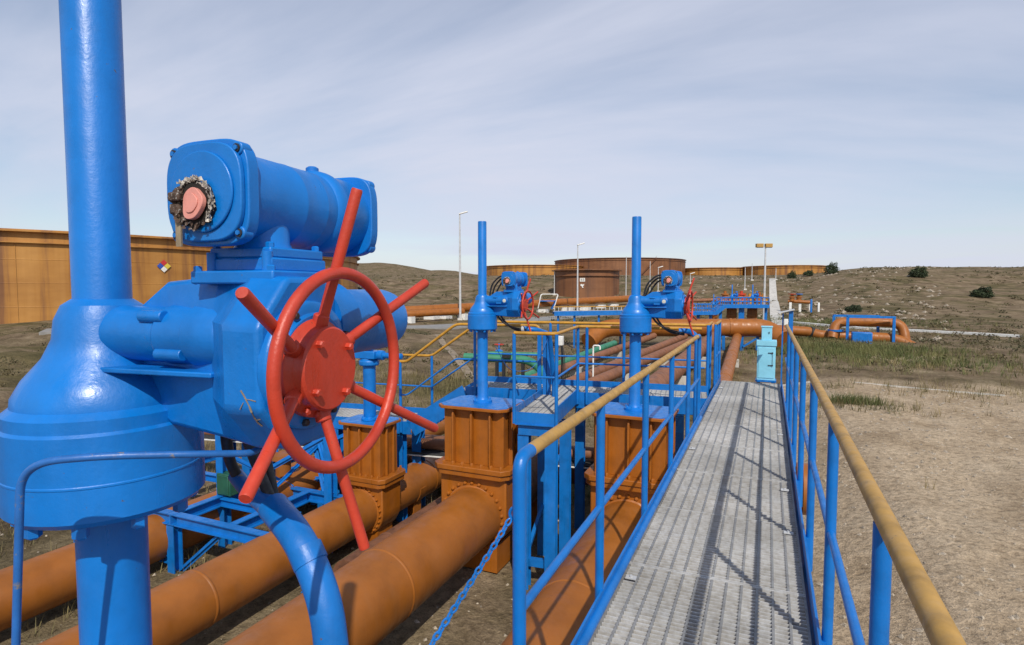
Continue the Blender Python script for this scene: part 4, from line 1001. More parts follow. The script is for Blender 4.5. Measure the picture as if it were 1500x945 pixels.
# ---------------------------------------------------------------- distance: header, far platform, pipes
HD = 36.0
t = thing('header_pipe', 'large sunlit ochre header pipe crossing beyond the end of the walkway', 'pipe', tuple(site(868, 500, HD + 2)))
o0 = t.location.copy()
tube_part('pipe', rnd_path([rel(862, 500, HD + 1), rel(884, 480, HD + 2), rel(1121, 480, HD), rel(1146, 497, HD - 1)], 1.0, 8), 0.56, 'orange', t, 32)
m = MB(); c_ = rel(1070, 480, HD + 0.4); dr = (rel(1121, 480, HD) - rel(884, 480, HD + 2)).normalized(); m.tube([c_ - dr * 0.08, c_ + dr * 0.08], 0.585, 32); m.build('weld_band', 'orange', t)
tt = thing('pipe_support', 'blue steel trestle carrying the large ochre header pipe', 'support', tuple(site(1087, 510, HD)))
o0 = tt.location.copy()
m = MB(); m.ibeam(rel(1058, 490.5, HD + 0.4), rel(1112, 490.5, HD), 0.25, 0.2, 0.02); m.build('beam', 'blue_rail', tt)
for u in (1060, 1087, 1110):
    a_ = site(u, 492, HD + 0.2); m = MB(); m.bar(Vector((a_.x, a_.y, height(a_.x, a_.y) - .2)) - o0, a_ - o0, 0.18, 0.18, (0, 1, 0)); m.build('leg', 'blue_rail', tt)
m = MB(); m.bar(rel(1088, 508, HD + 0.1), rel(1108, 496, HD), 0.1, 0.1); m.build('brace', 'blue_rail', tt)
# far platform with its two valves
FD = 46.0
fp = thing('access_platform', 'distant stepped blue platform with thin railing above the large ochre header pipe', 'platform', tuple(site(1094, 447, FD)))
o0 = fp.location.copy()
fwd = Vector((-math.sin(YAW), math.cos(YAW), 0)); rgt = Vector((math.cos(YAW), math.sin(YAW), 0))
def slab(part, u0, v0, u1, v1, d, depth, th, mat):
    a_, b_ = rel(u0, v0, d), rel(u1, v1, d); m = MB(); m.bar(a_ + fwd * depth / 2, b_ + fwd * depth / 2, depth, th); return m.build(part, mat, fp)
slab('deck', 1059, 449, 1127, 449, FD, 1.5, 0.26, 'blue_rail'); slab('deck', 1020, 459, 1050, 459, FD, 1.5, 0.26, 'blue_rail'); slab('stair', 1049, 459, 1061, 449, FD, 1.2, 0.3, 'blue_rail'); slab('deck', 985, 459, 1021, 459.5, FD, 1.5, 0.26, 'blue_rail')
for dd in (0.05, 1.45):
    for (u0, v0, u1, v1) in ((1059, 436, 1127, 436), (1059, 442, 1127, 442), (1022, 446, 1050, 446), (1022, 452, 1050, 452), (1049, 446, 1060, 436)):
        m = MB(); m.tube([rel(u0, v0, FD) + fwd * dd, rel(u1, v1, FD) + fwd * dd], 0.035, 6); m.build('rail', 'blue_rail' if v0 not in (436,) else 'blue_rail', fp)
    for i in range(12):
        u = 1059 + i * 6.2; m = MB(); m.tube([rel(u, 449, FD) + fwd * dd, rel(u, 436, FD) + fwd * dd], 0.03, 6); m.build('post', 'blue_rail', fp)
    for i in range(6):
        u = 1022 + i * 5.4; m = MB(); m.tube([rel(u, 459, FD) + fwd * dd, rel(u, 446, FD) + fwd * dd], 0.03, 6); m.build('post', 'blue_rail', fp)
for u in (1059, 1088, 1092, 1126, 1026, 1044):
    a_ = site(u, 450 if u > 1050 else 460, FD) + fwd * 0.5; m = MB(); m.bar(Vector((a_.x, a_.y, height(a_.x, a_.y) - .2)) - o0, a_ - o0, 0.22, 0.22, (0, 1, 0)); m.build('leg', 'blue_rail', fp)
def far_valve(u, lab, d=FD + 1.2, sc=0.72, v=451):
    p_ = site(u, v, d); r_ = dup(valve, tuple(p_), lab, 'small distant gate valves', skip=('cable_hose',)); r_.scale = (sc, sc, sc); return r_
far_valve(1072, 'distant blue valve with ochre body, left of the pair on the far platform')
far_valve(1102, 'distant blue valve with ochre body, nearest the concrete drain on the far platform')
far_valve(1045, 'distant blue valve above the lower deck of the far platform', FD + 3, 0.62, 459)
# low manifold of small orange valves and pipes behind that platform
t = thing('pipe_manifold', 'row of small orange and yellow pipe fittings behind the far blue platform', 'manifold', tuple(site(1095, 440, 60)))
o0 = t.location.copy()
for k_, (u, v, mt) in enumerate(((1062, 434, 'orange'), (1083, 438, 'yellow'), (1091, 437, 'orange'), (1098, 438, 'yellow'), (1112, 436, 'orange'), (1118, 438, 'yellow'), (1086, 434, 'red'))):
    m = MB(); c_ = rel(u, v, 60); m.lathe([(0.28, -0.5), (0.28, 0.1), (0.38, 0.12), (0.38, 0.25), (0.15, 0.3), (0.15, 0.55)], 'Z', c_, 14); m.tube([c_ + Vector((-0.4, 0, -0.2)), c_ + Vector((0.4, 0, -0.2))], 0.16, 10); m.build('fitting', mt, t)
m = MB(); m.tube([rel(1055, 441, 60), rel(1122, 441, 60)], 0.22, 12); m.build('pipe', 'orange', t)
m = MB(); m.tube([rel(1000, 441, 64), rel(1056, 439, 64)], 0.2, 12); m.build('pipe', 'brown', t)
# blue deck on the left behind the second valve
p0 = site(862, 459, 38); bd = thing('access_platform', 'long low blue deck with pale grating, left of the far ochre header pipe', 'platform', tuple(p0)); o0 = p0
m = MB(); a_, b_ = rel(812, 459.5, 38), rel(1000, 457, 38); m.bar(a_, b_, 0.08, 0.3); m.bar(a_ + fwd * 1.6, b_ + fwd * 1.6, 0.08, 0.2); m.build('edge_beam', 'blue_rail', bd)
m = MB(); m.bar(a_ + fwd * 0.8 + Vector((0, 0, 0.1)), b_ + fwd * 0.8 + Vector((0, 0, 0.1)), 1.5, 0.04); m.build('deck', 'grating', bd)
for u in (818, 842, 878, 910):
    a_ = site(u, 459, 38) + fwd * 0.2; m = MB(); m.bar(Vector((a_.x, a_.y, height(a_.x, a_.y) - .2)) - o0, a_ - o0, 0.12, 0.12, (0, 1, 0)); m.build('leg', 'blue_rail', bd)
for k_ in range(30):
    u = 815 + k_ * 6.0; m = MB(); m.tube([rel(u, 458, 38) + fwd * 1.6, rel(u, 451, 38) + fwd * 1.6], 0.02, 5); m.build('post', 'pole', bd)
m = MB(); m.tube([rel(813, 451, 38) + fwd * 1.6, rel(992, 449, 38) + fwd * 1.6], 0.03, 6); m.build('rail', 'yellow', bd)
# long pipeline on pale sleepers across the slope on the left
P1 = [site(420, 462, 66), site(600, 455, 70), site(690, 450, 76), site(800, 444, 86), site(930, 437, 99)]
t = thing('pipeline', 'long ochre pipeline across the slope on white sleepers, left of the rusty tank', 'pipeline', tuple(P1[1])); o0 = P1[1]
m = MB(); m.tube(rnd_path([p_ - o0 for p_ in P1], 4), 0.55, 24); m.build('pipe', 'orange', t)
for u, d, v in ((560, 68.5, 463), (634, 72, 462), (652, 73.5, 462), (796, 85.5, 453), (832, 89, 450), (858, 91.5, 449), (880, 94, 447), (899, 96, 446)):
    c_ = site(u, v - 6, d); gz_ = height(c_.x, c_.y)
    m = MB(); m.box(c_.x - o0.x - 0.7, c_.x - o0.x + 0.7, c_.y - o0.y - 1.0, c_.y - o0.y + 0.6, gz_ - 0.2 - o0.z, max(gz_ + 0.3, c_.z - 0.6) - o0.z); m.build('sleeper', 'white', t)
P2 = [site(470, 468, 62), site(600, 460, 66), site(678, 456, 71)]
t = thing('pipeline', 'second ochre pipe with cut end beside the light pole, below the long pipeline', 'pipeline', tuple(P2[1])); o0 = P2[1]
m = MB(); m.tube([p_ - o0 for p_ in P2], 0.40, 20); m.build('pipe', 'orange', t)
m = MB()
for p_ in P2: m.box(p_.x - o0.x - 0.5, p_.x - o0.x + 0.5, p_.y - o0.y - 0.4, p_.y - o0.y + 0.4, height(p_.x, p_.y) - o0.z - 0.2, 0 + p_.z - o0.z - 0.3)
m.build('sleeper', 'white', t)
# small stile over the pipeline
t = thing('pipe_stile', 'small white railed blue stile over the long ochre pipeline', 'stile', tuple(site(803, 450, 84))); o0 = t.location.copy()
for dd in (0.0, 1.0):
    m = MB(); m.tube(rnd_path([rel(788, 452, 84) + fwd * dd, rel(793, 431, 84) + fwd * dd, rel(818, 431, 84) + fwd * dd, rel(811, 453, 84) + fwd * dd], 0.3), 0.06, 6); m.build('rail', 'white', t)
m = MB(); m.bar(rel(790, 441, 84) + fwd * .5, rel(814, 441, 84) + fwd * .5, 1.0, 0.12); m.bar(rel(808, 453, 84) + fwd * .5, rel(814, 441, 84) + fwd * .5, 1.0, 0.12); m.build('steps', 'blue_rail', t)

# green pipework and little valve rig in the middle distance
t = thing('header_pipe', 'green horizontal header on dark legs with bent outlet, behind the middle valve stem', 'pipe', tuple(site(752, 527, 19))); o0 = t.location.copy()
tube_part('pipe', rnd_path([rel(680, 523, 19.4), rel(776, 527, 19), rel(796, 545, 18.4), rel(806, 566, 17.6)], 0.5), 0.135, 'green', t, 18)
tube_part('pipe', [rel(700, 517, 20), rel(790, 519, 19.8)], 0.06, 'green', t, 12)
m = MB(); c_ = rel(742, 523, 18.9); m.box(c_.x - .12, c_.x + .12, c_.y - .1, c_.y + .1, c_.z - 0.02, c_.z + .14); m.build('clamp', 'dark', t)
for u in (728, 738, 752, 766):
    a_ = site(u, 530, 19); m = MB(); m.bar(Vector((a_.x, a_.y, height(a_.x, a_.y) - .1)) - o0, a_ - o0, 0.09, 0.09, (0, 1, 0)); m.build('leg', 'dark', t)
m = MB(); c_ = site(745, 552, 19); m.box(c_.x - o0.x - .5, c_.x - o0.x + .5, c_.y - o0.y - .2, c_.y - o0.y + .2, height(c_.x, c_.y) - o0.z - .1, height(c_.x, c_.y) - o0.z + .16); m.build('footing', 'white', t)
t = thing('small_valve', 'little blue hand valve with red top wheel standing behind the green header', 'valve', tuple(site(731, 528, 21))); o0 = t.location.copy()
m = MB(); m.lathe([(0.12, -0.4), (0.12, -0.02), (0.17, 0), (0.17, 0.05), (0.09, 0.1), (0.09, 0.3), (0.14, 0.32), (0.14, 0.36), (0.035, 0.4), (0.03, 0.62)], 'Z', n=16); m.tube([(-0.32, 0, 0.2), (0.32, 0, 0.2)], 0.05, 10); m.build('valve_body', 'blue', t)
m = MB(); m.tube([(0.17 * math.cos(2 * PI * i / 20), 0.17 * math.sin(2 * PI * i / 20), 0.58) for i in range(20)], 0.014, 6, closed=True); m.bar((-0.17, 0, 0.58), (0.17, 0, 0.58), 0.02, 0.02); m.bar((0, -0.17, 0.58), (0, 0.17, 0.58), 0.02, 0.02); m.build('handwheel', 'red', t)
m = MB()
for i in range(5): m.tube([(0.38 + i * 0.055, 0, -0.5), (0.38 + i * 0.055, 0, 0.35)], 0.014, 6)
m.tube([(0.36, 0, 0.33), (0.64, 0, 0.33)], 0.014, 6); m.tube([(0.36, 0, 0.0), (0.64, 0, 0.0)], 0.014, 6); m.build('sampling_rack', 'rust', t)
t = thing('junction_box', 'small white box on a thin post beside the green pipeline', 'box', tuple(site(820, 510, 20))); o0 = t.location.copy()
m = MB(); m.box(-0.12, 0.12, -0.08, 0.08, 0.1, 0.42); m.build('box_body', 'white', t, bevel=0.01)
m = MB(); m.bar((0.08, 0, height(o0.x, o0.y) - o0.z - 0.1), (0.08, 0, 0.1), 0.05, 0.05); m.build('post', 'dark', t)
m = MB()
for k_ in range(3): m.tube(rnd_path([(0.05 + k_ * 0.03, -0.06, 0.12), (0.1 + k_ * 0.05, -0.09, -0.2), (0.16 + k_ * 0.06, -0.1, height(o0.x, o0.y) - o0.z)], 0.2), 0.016, 6)
m.build('cable', 'dark', t)
t = thing('guard_rail', 'white bent tube hoop standing by the green pipeline', 'hoop', tuple(site(869, 515, 21))); o0 = t.location.copy()
gz_ = height(o0.x, o0.y) - o0.z
tube_part('hoop', rnd_path([(0, 0, gz_), (0, 0, 0.22), (0.25, 0, 0.22), (0.25, 0, 0.08)], 0.07), 0.03, 'white', t, 10)
tube_part('low_bar', [(-1.1, 0.1, gz_ + 0.1), (0.0, 0.0, gz_ + 0.1)], 0.03, 'white', t, 10)

# pipework on the right beyond the railing
t = thing('pipeline', 'ochre pipe with black bands lying on the bare ground right of the walkway', 'pipeline', tuple(site(1160, 485, 39))); o0 = t.location.copy()
tube_part('pipe', rnd_path([rel(1124, 482, 40), rel(1186, 486, 39), rel(1200, 491, 38.6), rel(1262, 493, 38), rel(1312, 496, 37.4), rel(1345, 512, 36.6)], 0.5), 0.33, 'orange', t, 20)
for u, v in ((1188, 487), (1196, 490)):
    c_ = rel(u, v, 38.9); m = MB(); m.tube([c_ - rgt * 0.10 + Vector((0, 0, .03)), c_ + rgt * 0.10 - Vector((0, 0, .03))], 0.37, 20); m.build('band', 'dark', t)
t = thing('riser_pipe', 'ochre pipe bending up out of the ground beside the blue tube frame', 'pipe', tuple(site(1221, 490, 38))); o0 = t.location.copy()
tube_part('pipe', rnd_path([rel(1219, 496, 37.6), rel(1224, 472, 38), rel(1262, 471, 38), rel(1322, 473, 37.6), rel(1327, 505, 37.2)], 0.8), 0.30, 'orange', t, 20)
m = MB(); c_ = rel(1224, 484, 37.8); m.lathe([(0.46, -0.06), (0.46, 0.06)], 'Z', c_, 18); m.build('flange', 'blue_rail', t)
t = thing('pipe_rack', 'blue square frame around the ochre riser pipe on the right slope', 'frame', tuple(site(1270, 500, 37))); o0 = t.location.copy()
for dd in (0, 1.6):
    for u in (1242, 1310):
        a_ = site(u, 464, 37) + fwd * dd; m = MB(); m.bar(Vector((a_.x, a_.y, height(a_.x, a_.y) - .2)) - o0, a_ - o0, 0.16, 0.16, (0, 1, 0)); m.build('post', 'blue_rail', t)
    m = MB(); m.bar(rel(1241, 464, 37) + fwd * dd, rel(1311, 465, 37) + fwd * dd, 0.14, 0.14); m.build('beam', 'blue_rail', t)
m = MB(); c_ = rel(1262, 497, 36.5); m.box(c_.x - .55, c_.x + .55, c_.y - .3, c_.y + .3, c_.z - .4, c_.z + .45); m.build('valve_block', 'blue_rail', t, bevel=0.05)
t = thing('pipe_manifold', 'low orange manifold with two small valves alone on the grassy right slope', 'manifold', tuple(site(1172, 442, 78))); o0 = t.location.copy()
m = MB(); m.tube([rel(1154, 441, 78), rel(1188, 443, 77)], 0.22, 14); m.build('pipe', 'orange', t)
for u in (1160, 1170):
    c_ = rel(u, 440, 77.7); m = MB(); m.lathe([(0.3, -0.1), (0.3, 0.35), (0.42, 0.38), (0.42, 0.5), (0.2, 0.55), (0.2, 0.8)], 'Z', c_, 14); m.build('valve_body', 'orange', t)
    m = MB(); m.lathe([(0.5, 0.8), (0.5, 0.88)], 'Z', c_, 14); m.build('handwheel', 'red' if u == 1160 else 'blue', t)
for u in (1158, 1172, 1187):
    c_ = site(u, 443, 77.6); m = MB(); m.bar(Vector((c_.x, c_.y, height(c_.x, c_.y) - .3)) - o0, c_ - o0, 0.3, 0.3, (0, 1, 0)); m.build('pedestal', 'white', t)
for u, lab in ((1189, 'short blue marker post at the end of the orange manifold'), (1200, 'short white marker post right of the orange manifold')):
    c_ = gp(u, 76); mt = 'blue_rail' if u == 1189 else 'white'
    t = thing('marker_post', lab, 'post', tuple(c_)); m = MB(); m.lathe([(0.13, -0.2), (0.13, 1.1 if u != 1189 else 1.6), (0.09, 1.2 if u != 1189 else 1.7)], 'Z', n=10); m.build('post', mt, t)

# ---------------------------------------------------------------- roads, kerbs, drain
def add_structure(name, m, mat):
    o = m.build(name, mat); struct(o); return o
def xy(p): return (p.x, p.y)
add_structure('service_road', ribbon('r', [xy(gp(u, d)) for u, d in ((60, 44), (300, 50), (600, 58), (687, 63), (815, 74), (900, 84))], 4.6, 'asphalt', 0.06), 'asphalt')
add_structure('concrete_drain', ribbon('d', [xy(gp(u, d)) for u, d in ((1151, 47), (1139, 66), (1134.5, 95), (1131.5, 128), (1130.5, 152))], 1.35, 'concrete', 0.10), 'concrete')
add_structure('kerb', ribbon('k', [xy(gp(u, d)) for u, d in ((1150, 60), (1262, 52), (1500, 42))], 0.5, 'concrete', 0.16), 'white')
add_structure('kerb', ribbon('k', [xy(gp(u, d)) for u, d in ((1140, 23.4), (1262, 21.6), (1480, 19))], 0.05, 'concrete', 0.04), 'concrete')
add_structure('kerb', ribbon('k', [xy(gp(u, d)) for u, d in ((1040, 19), (1148, 20))], 0.4, 'concrete', 0.12), 'concrete')
# stepped path on the left bank
add_structure('stepped_path', ribbon('s', [xy(gp(u, d)) for u, d in ((640, 44), (672, 30), (712, 21))], 0.42, 'concrete', 0.03), 'path')

# ---------------------------------------------------------------- storage tanks
def tank(label, a, d, Rr, zt, zb, mat, group=None, stair=None, n=120, rail=False):
    x, y = unplan(a, d)
    t = thing('storage_tank', label, 'tank', (x, y, zb), 0, group)
    h = zt - zb
    m = MB(); m.lathe([(Rr, -3), (Rr, h), (Rr - 0.12, h), (Rr - 0.12, h - 1.5)], 'Z', n=n); m.build('shell', mat, t, angle=20)
    m = MB(); m.lathe([(Rr + 0.02, h - 0.30), (Rr + 0.55, h - 0.28), (Rr + 0.55, h - 0.14), (Rr + 0.02, h - 0.12)], 'Z', n=n); m.build('wind_girder', mat, t)
    m = MB(); m.lathe([(Rr + 0.02, h - 1.42), (Rr + 0.34, h - 1.40), (Rr + 0.34, h - 1.30), (Rr + 0.02, h - 1.28)], 'Z', n=n); m.build('wind_girder', mat, t)
    m = MB(); ns = int(2 * PI * Rr / 9)
    k = 1
    while k * 2.4 < h - 1.5: m.lathe([(Rr + 0.0, k * 2.4 - 0.04), (Rr + 0.025, k * 2.4), (Rr + 0.0, k * 2.4 + 0.04)], 'Z', n=n); k += 1
    for i in range(ns):
        q = 2 * PI * i / ns; m.bar(((Rr + 0.01) * math.cos(q), (Rr + 0.01) * math.sin(q), -1), ((Rr + 0.01) * math.cos(q), (Rr + 0.01) * math.sin(q), h - 1.45), 0.07, 0.07, (math.cos(q), math.sin(q), 0))
    m.build('weld_seams', mat, t)
    m = MB(); m.lathe([(Rr - 0.3, h + 1.02), (Rr - 0.24, h + 1.02), (Rr - 0.24, h + 1.08), (Rr - 0.3, h + 1.08)], 'Z', n=n)
    for i in range(ns * 2):
        q = PI * i / ns; m.bar(((Rr - 0.27) * math.cos(q), (Rr - 0.27) * math.sin(q), h - 0.1), ((Rr - 0.27) * math.cos(q), (Rr - 0.27) * math.sin(q), h + 1.05), 0.05, 0.05)
    if rail: m.build('rim_railing', 'rust', t)
    if stair:
        q0, q1 = stair; m = MB()
        pts = []
        for i in range(25):
            f_ = i / 24; q = q0 + (q1 - q0) * f_; pts.append(((Rr + 0.6) * math.cos(q), (Rr + 0.6) * math.sin(q), h * f_))
        for p_, q_ in zip(pts, pts[1:]): m.bar(p_, q_, 0.9, 0.12)
        m.tube([(p_[0] * 1.01, p_[1] * 1.01, p_[2] + 1.0) for p_ in pts], 0.06, 6)
        m.build('spiral_stair', 'rust', t)
    return t
def tank_uv(label, u, d, half_px, v_top, zb, mat, **kw):
    Rr = half_px / FPX * d * 1.0; a = (u - 750) / FPX * d
    zt = EYE + (423 - v_top) / FPX * (d - Rr * 0.3)
    return tank(label, a, d + 0.0, Rr, zt, zb, mat, **kw)
near_tank = tank('huge ochre streaked tank filling the left background behind the large actuator', -79.3, 100, 51, 7.65, -2.6, 'tank', n=200)
tank_uv('low dark rusty tank with white number plate and emblem', 859, 120, 47, 395, -0.6, 'tank_rust')
tank_uv('widest rusty tank, towering behind the low tank with the number plate', 906, 350, 93, 381, 4, 'tank_rust', stair=(-1.15, -0.8))
tank_uv('broad ochre tank left of the widest rusty one', 782, 330, 72, 390, 4, 'tank')
tank_uv('ochre tank showing only a thin band right of the widest tank', 1042, 345, 46, 393, 4, 'tank')
tank_uv('ochre tank at the right, behind the dark round bushes', 1146, 330, 56, 390, 4, 'tank')
# plates on the low tank: number panel and the emblem below it, on the tank's own curve
def on_tank(a, d, Rr, u):
    """plan point on a tank's near wall along a bearing"""
    k_ = (u - 750) / FPX; A = k_ * k_ + 1; B = -2 * (k_ * a + d); Cc = a * a + d * d - Rr * Rr
    dd = (-B - math.sqrt(B * B - 4 * A * Cc)) / (2 * A); return k_ * dd, dd
d_t = 120; R_t = 47 / FPX * 120; a_t = (859 - 750) / FPX * 120
pa, pd = on_tank(a_t, d_t, R_t + 0.06, 853)
px_, py_ = unplan(pa, pd); cx_, cy_ = unplan(a_t, d_t)
ang = math.atan2(py_ - cy_, px_ - cx_) + PI / 2
zz = EYE + (423 - 410) / FPX * pd
t = thing('number_plate', 'white plate with faded black number on the low rusty tank', 'sign', (px_, py_, zz), ang)
m = MB(); m.box(-0.50, 0.50, -0.03, 0.03, -0.35, 0.35); m.build('plate', 'white', t)
m = MB()
for sx in (-0.2, 0.2):
    m.box(sx - 0.12, sx - 0.07, -0.045, -0.032, -0.22, 0.22); m.box(sx + 0.07, sx + 0.12, -0.045, -0.032, -0.22, 0.22)
    for z_ in (-0.22, 0.0, 0.17): m.box(sx - 0.069, sx + 0.069, -0.045, -0.032, z_, z_ + 0.05)
m.build('digits', 'black_text', t)
t = thing('tank_emblem', 'white painted emblem below the number plate on the low rusty tank', 'emblem', (px_, py_, zz - 1.15), ang)
m = MB(); m.prism([(-0.3, 0.35), (-0.42, 0.05), (-0.12, -0.15), (0.02, -0.45), (0.22, -0.42), (0.08, -0.1), (0.3, 0.1), (0.36, 0.36), (0.1, 0.22)], -0.02, 0.02, 'Y'); m.build('emblem_face', 'white', t)
# hazard diamond on the near tank
pa, pd = on_tank(-79.3, 100, 51.08, 242); px_, py_ = unplan(pa, pd); cx_, cy_ = unplan(-79.3, 100)
ang = math.atan2(py_ - cy_, px_ - cx_) + PI / 2
zz = EYE + (423 - 390) / FPX * pd
t = thing('hazard_diamond', 'four coloured hazard diamond on the huge ochre tank', 'sign', (px_, py_, zz), ang)
q_ = 0.75
for (sx, sz, mt) in ((-1, 0, 'sign_blue'), (0, 1, 'sign_red'), (1, 0, 'sign_yellow'), (0, -1, 'white')):
    cx, cz = sx * q_ / 2 * 1.0, sz * q_ / 2 * 1.0; h_ = q_ / 2 - 0.02
    m = MB(); m.prism([(cx - h_, cz), (cx, cz - h_), (cx + h_, cz), (cx, cz + h_)], -0.05, 0.0, 'Y'); m.build('diamond_field', mt, t)

# ---------------------------------------------------------------- light poles
def light_pole(label, u, d, v_top, head='arm', r=0.09):
    p_ = gp(u, d); zt = EYE + (423 - v_top) / FPX * d; h = zt - p_.z
    t = thing('light_pole', label, 'light pole', tuple(p_), YAW, 'light poles on the hillside')
    m = MB(); m.tube([(0, 0, -0.3), (0, 0, h * 0.5), (0, 0, h)], [r * 1.25, r, r * 0.7], 10); m.build('pole', 'pole', t)
    m = MB(); m.box(-0.3, 0.3, -0.3, 0.3, -0.3, 0.25); m.build('footing', 'concrete', t)
    if head == 'arm':
        m = MB(); m.bar((-0.1, 0, h - 0.05), (0.95, 0, h + 0.25), 0.32, 0.16); m.build('lamp_head', 'white', t, bevel=0.04)
    elif head == 'twin':
        for k_ in (-0.55, 0.35):
            m = MB(); m.box(k_ - 0.40, k_ + 0.28, -0.2, 0.2, h - 0.12, h + 0.25); m.build('floodlight', 'yellow_dull', t, bevel=0.03)
        m = MB(); m.bar((-0.9, 0, h - 0.12), (0.65, 0, h - 0.12), 0.08, 0.08); m.build('cross_arm', 'pole', t)
    return t
light_pole('tall slim white light pole beside the cut ochre pipe, left of the middle valve stem', 674, 70, 314, r=0.12)
light_pole('slim white light pole in front of the low rusty tank', 846, 82, 359, r=0.11)
light_pole('light pole with two yellow floodlights at the foot of the concrete drain', 1120, 58, 361, 'twin', r=0.10)
for u, d, v, lab in ((917, 110, 376, 'bare white pole just left of the right-hand big valve stem'), (952, 115, 383, 'thin pole just right of the tall stem in front of the widest tank'), (964, 120, 392, 'short thin pole with small lamp in front of the widest tank'), (1011, 130, 401, 'thin pole before the thin ochre tank band'), (1091, 120, 392, 'thin pole above the far blue platform'), (1101, 135, 386, 'thin pole left of the twin floodlight pole'), (812, 118, 397, 'lamp pole at the left edge of the low rusty tank'), (1136, 140, 393, 'thin pole beside the top of the concrete drain')):
    light_pole(lab, u, d, v, 'arm' if u in (964, 812, 1011) else 'none', r=0.085)

# ---------------------------------------------------------------- vegetation
def leaf_cloud(m, c, rx, rz, n, size, rnd, flat=0.0):
    for i in range(n):
        while True:
            p_ = Vector((rnd.uniform(-1, 1), rnd.uniform(-1, 1), rnd.uniform(-0.3, 1)))
            if p_.length < 1: break
        f_ = 0.75 + 0.35 * noise.noise((p_.x * 1.9 + c[0], p_.y * 1.9 + c[1], p_.z * 1.9))
        q = Vector((c[0] + p_.x * rx * f_, c[1] + p_.y * rx * f_, c[2] + p_.z * rz * f_))
        a_ = Vector((rnd.uniform(-1, 1), rnd.uniform(-1, 1), rnd.uniform(-1, 1))).normalized() * size * rnd.uniform(0.6, 1.3)
        b_ = a_.cross(Vector((rnd.uniform(-1, 1), rnd.uniform(-1, 1), rnd.uniform(-1, 1)))).normalized() * size * 0.6
        k_ = len(m.v); m.v += [tuple(q - a_), tuple(q + b_), tuple(q + a_), tuple(q - b_)]; m.f.append((k_, k_ + 1, k_ + 2, k_ + 3))
def fast_build(m, name, mat):
    me = bpy.data.meshes.new(name); me.from_pydata(m.v, [], m.f); me.update(); me.materials.append(M[mat])
    o = bpy.data.objects.new(name, me); C.objects.link(o); return o
rv = random.Random(11)
for u, d, half, hgt, lab in ((1160, 165, 7.5, 12, 'smaller dark round bush in front of the right-hand ochre tank'), (1218, 160, 11, 17, 'biggest dark round bush right of the right-hand ochre tank'), (1184, 168, 8, 8, 'low dark bush between the two round bushes'), (1252, 74, 13, 10, 'green bush low on the right slope above the riser pipe'), (1345, 120, 14, 16, 'dark bush far out on the right slope'), (1440, 90, 16, 15, 'rounded bush at the right edge of the slope')):
    p_ = gp(u, d); t = thing('bush', lab, 'bush', tuple(p_)); m = MB(); rx = half / FPX * d; rz = hgt / FPX * d
    leaf_cloud(m, (0, 0, rz * 0.25), rx * 1.15, rz * 0.95, 2600, rx * 0.075, rv)
    o = fast_build(m, 'foliage', 'bush'); o.parent = t
    m = MB()
    for k_ in range(5):
        q = k_ * 1.3; m.tube([(0.1 * math.cos(q), 0.1 * math.sin(q), -0.3), (rx * 0.4 * math.cos(q), rx * 0.4 * math.sin(q), rz * 0.6)], [0.09, 0.03], 6)
    m.build('trunk', 'rust', t)
# dry scrub over the slopes (one mass)
m = MB()
for i in range(9000):
    d = 24 * math.exp(rv.random() * 2.35); a = rv.uniform(-1.05, 1.15) * d
    x, y = unplan(a, d)
    nz_ = noise.noise((x * 0.05, y * 0.05, 5.0))
    if nz_ < rv.uniform(-0.55, 0.5): continue
    if d < 45 and a < 0 and rv.random() < 0.6: continue
    if -9.5 < x < 1.2 and y < 40: continue
    if yardness(x, y) > 0.3 and rv.random() < 0.8: continue
    s_ = rv.uniform(0.10, 0.42) * (1 + d / 130)
    leaf_cloud(m, (x, y, height(x, y)), s_ * rv.uniform(0.9, 1.8), s_ * 0.75, 16 if d > 60 else 30, s_ * (0.26 if d > 60 else 0.16), rv)
tag(fast_build(m, 'scrub', 'scrub'), 'dry low scrub dotted over the hillside around the pipes', 'scrub', kind='stuff')
# dry grass tufts near the pipes
m = MB()
for i in range(5200):
    r_ = rv.random()
    if r_ < 0.62: x, y = rv.uniform(-13, -0.9), rv.uniform(8.5, 34)
    elif r_ < 0.8: x, y = rv.uniform(-16, -7), rv.uniform(2, 16)
    else: x, y = rv.uniform(1.5, 22), rv.uniform(9, 34)
    nz_ = noise.noise((x * 0.35, y * 0.35, 2.0))
    if nz_ < rv.uniform(-0.25, 0.45): continue
    if x > 1 and yardness(x, y) > 0.4 and rv.random() < 0.85: continue
    z = height(x, y)
    for k_ in range(9):
        q = rv.uniform(0, 2 * PI); l_ = rv.uniform(0.10, 0.30); bx, by = x + rv.uniform(-.12, .12), y + rv.uniform(-.12, .12)
        dx_, dy_ = math.cos(q) * l_ * 0.5, math.sin(q) * l_ * 0.5
        i0 = len(m.v); m.v += [(bx - dy_ * 0.06, by + dx_ * 0.06, z - 0.02), (bx + dy_ * 0.06, by - dx_ * 0.06, z - 0.02), (bx + dx_, by + dy_, z + l_)]; m.f.append((i0, i0 + 1, i0 + 2))
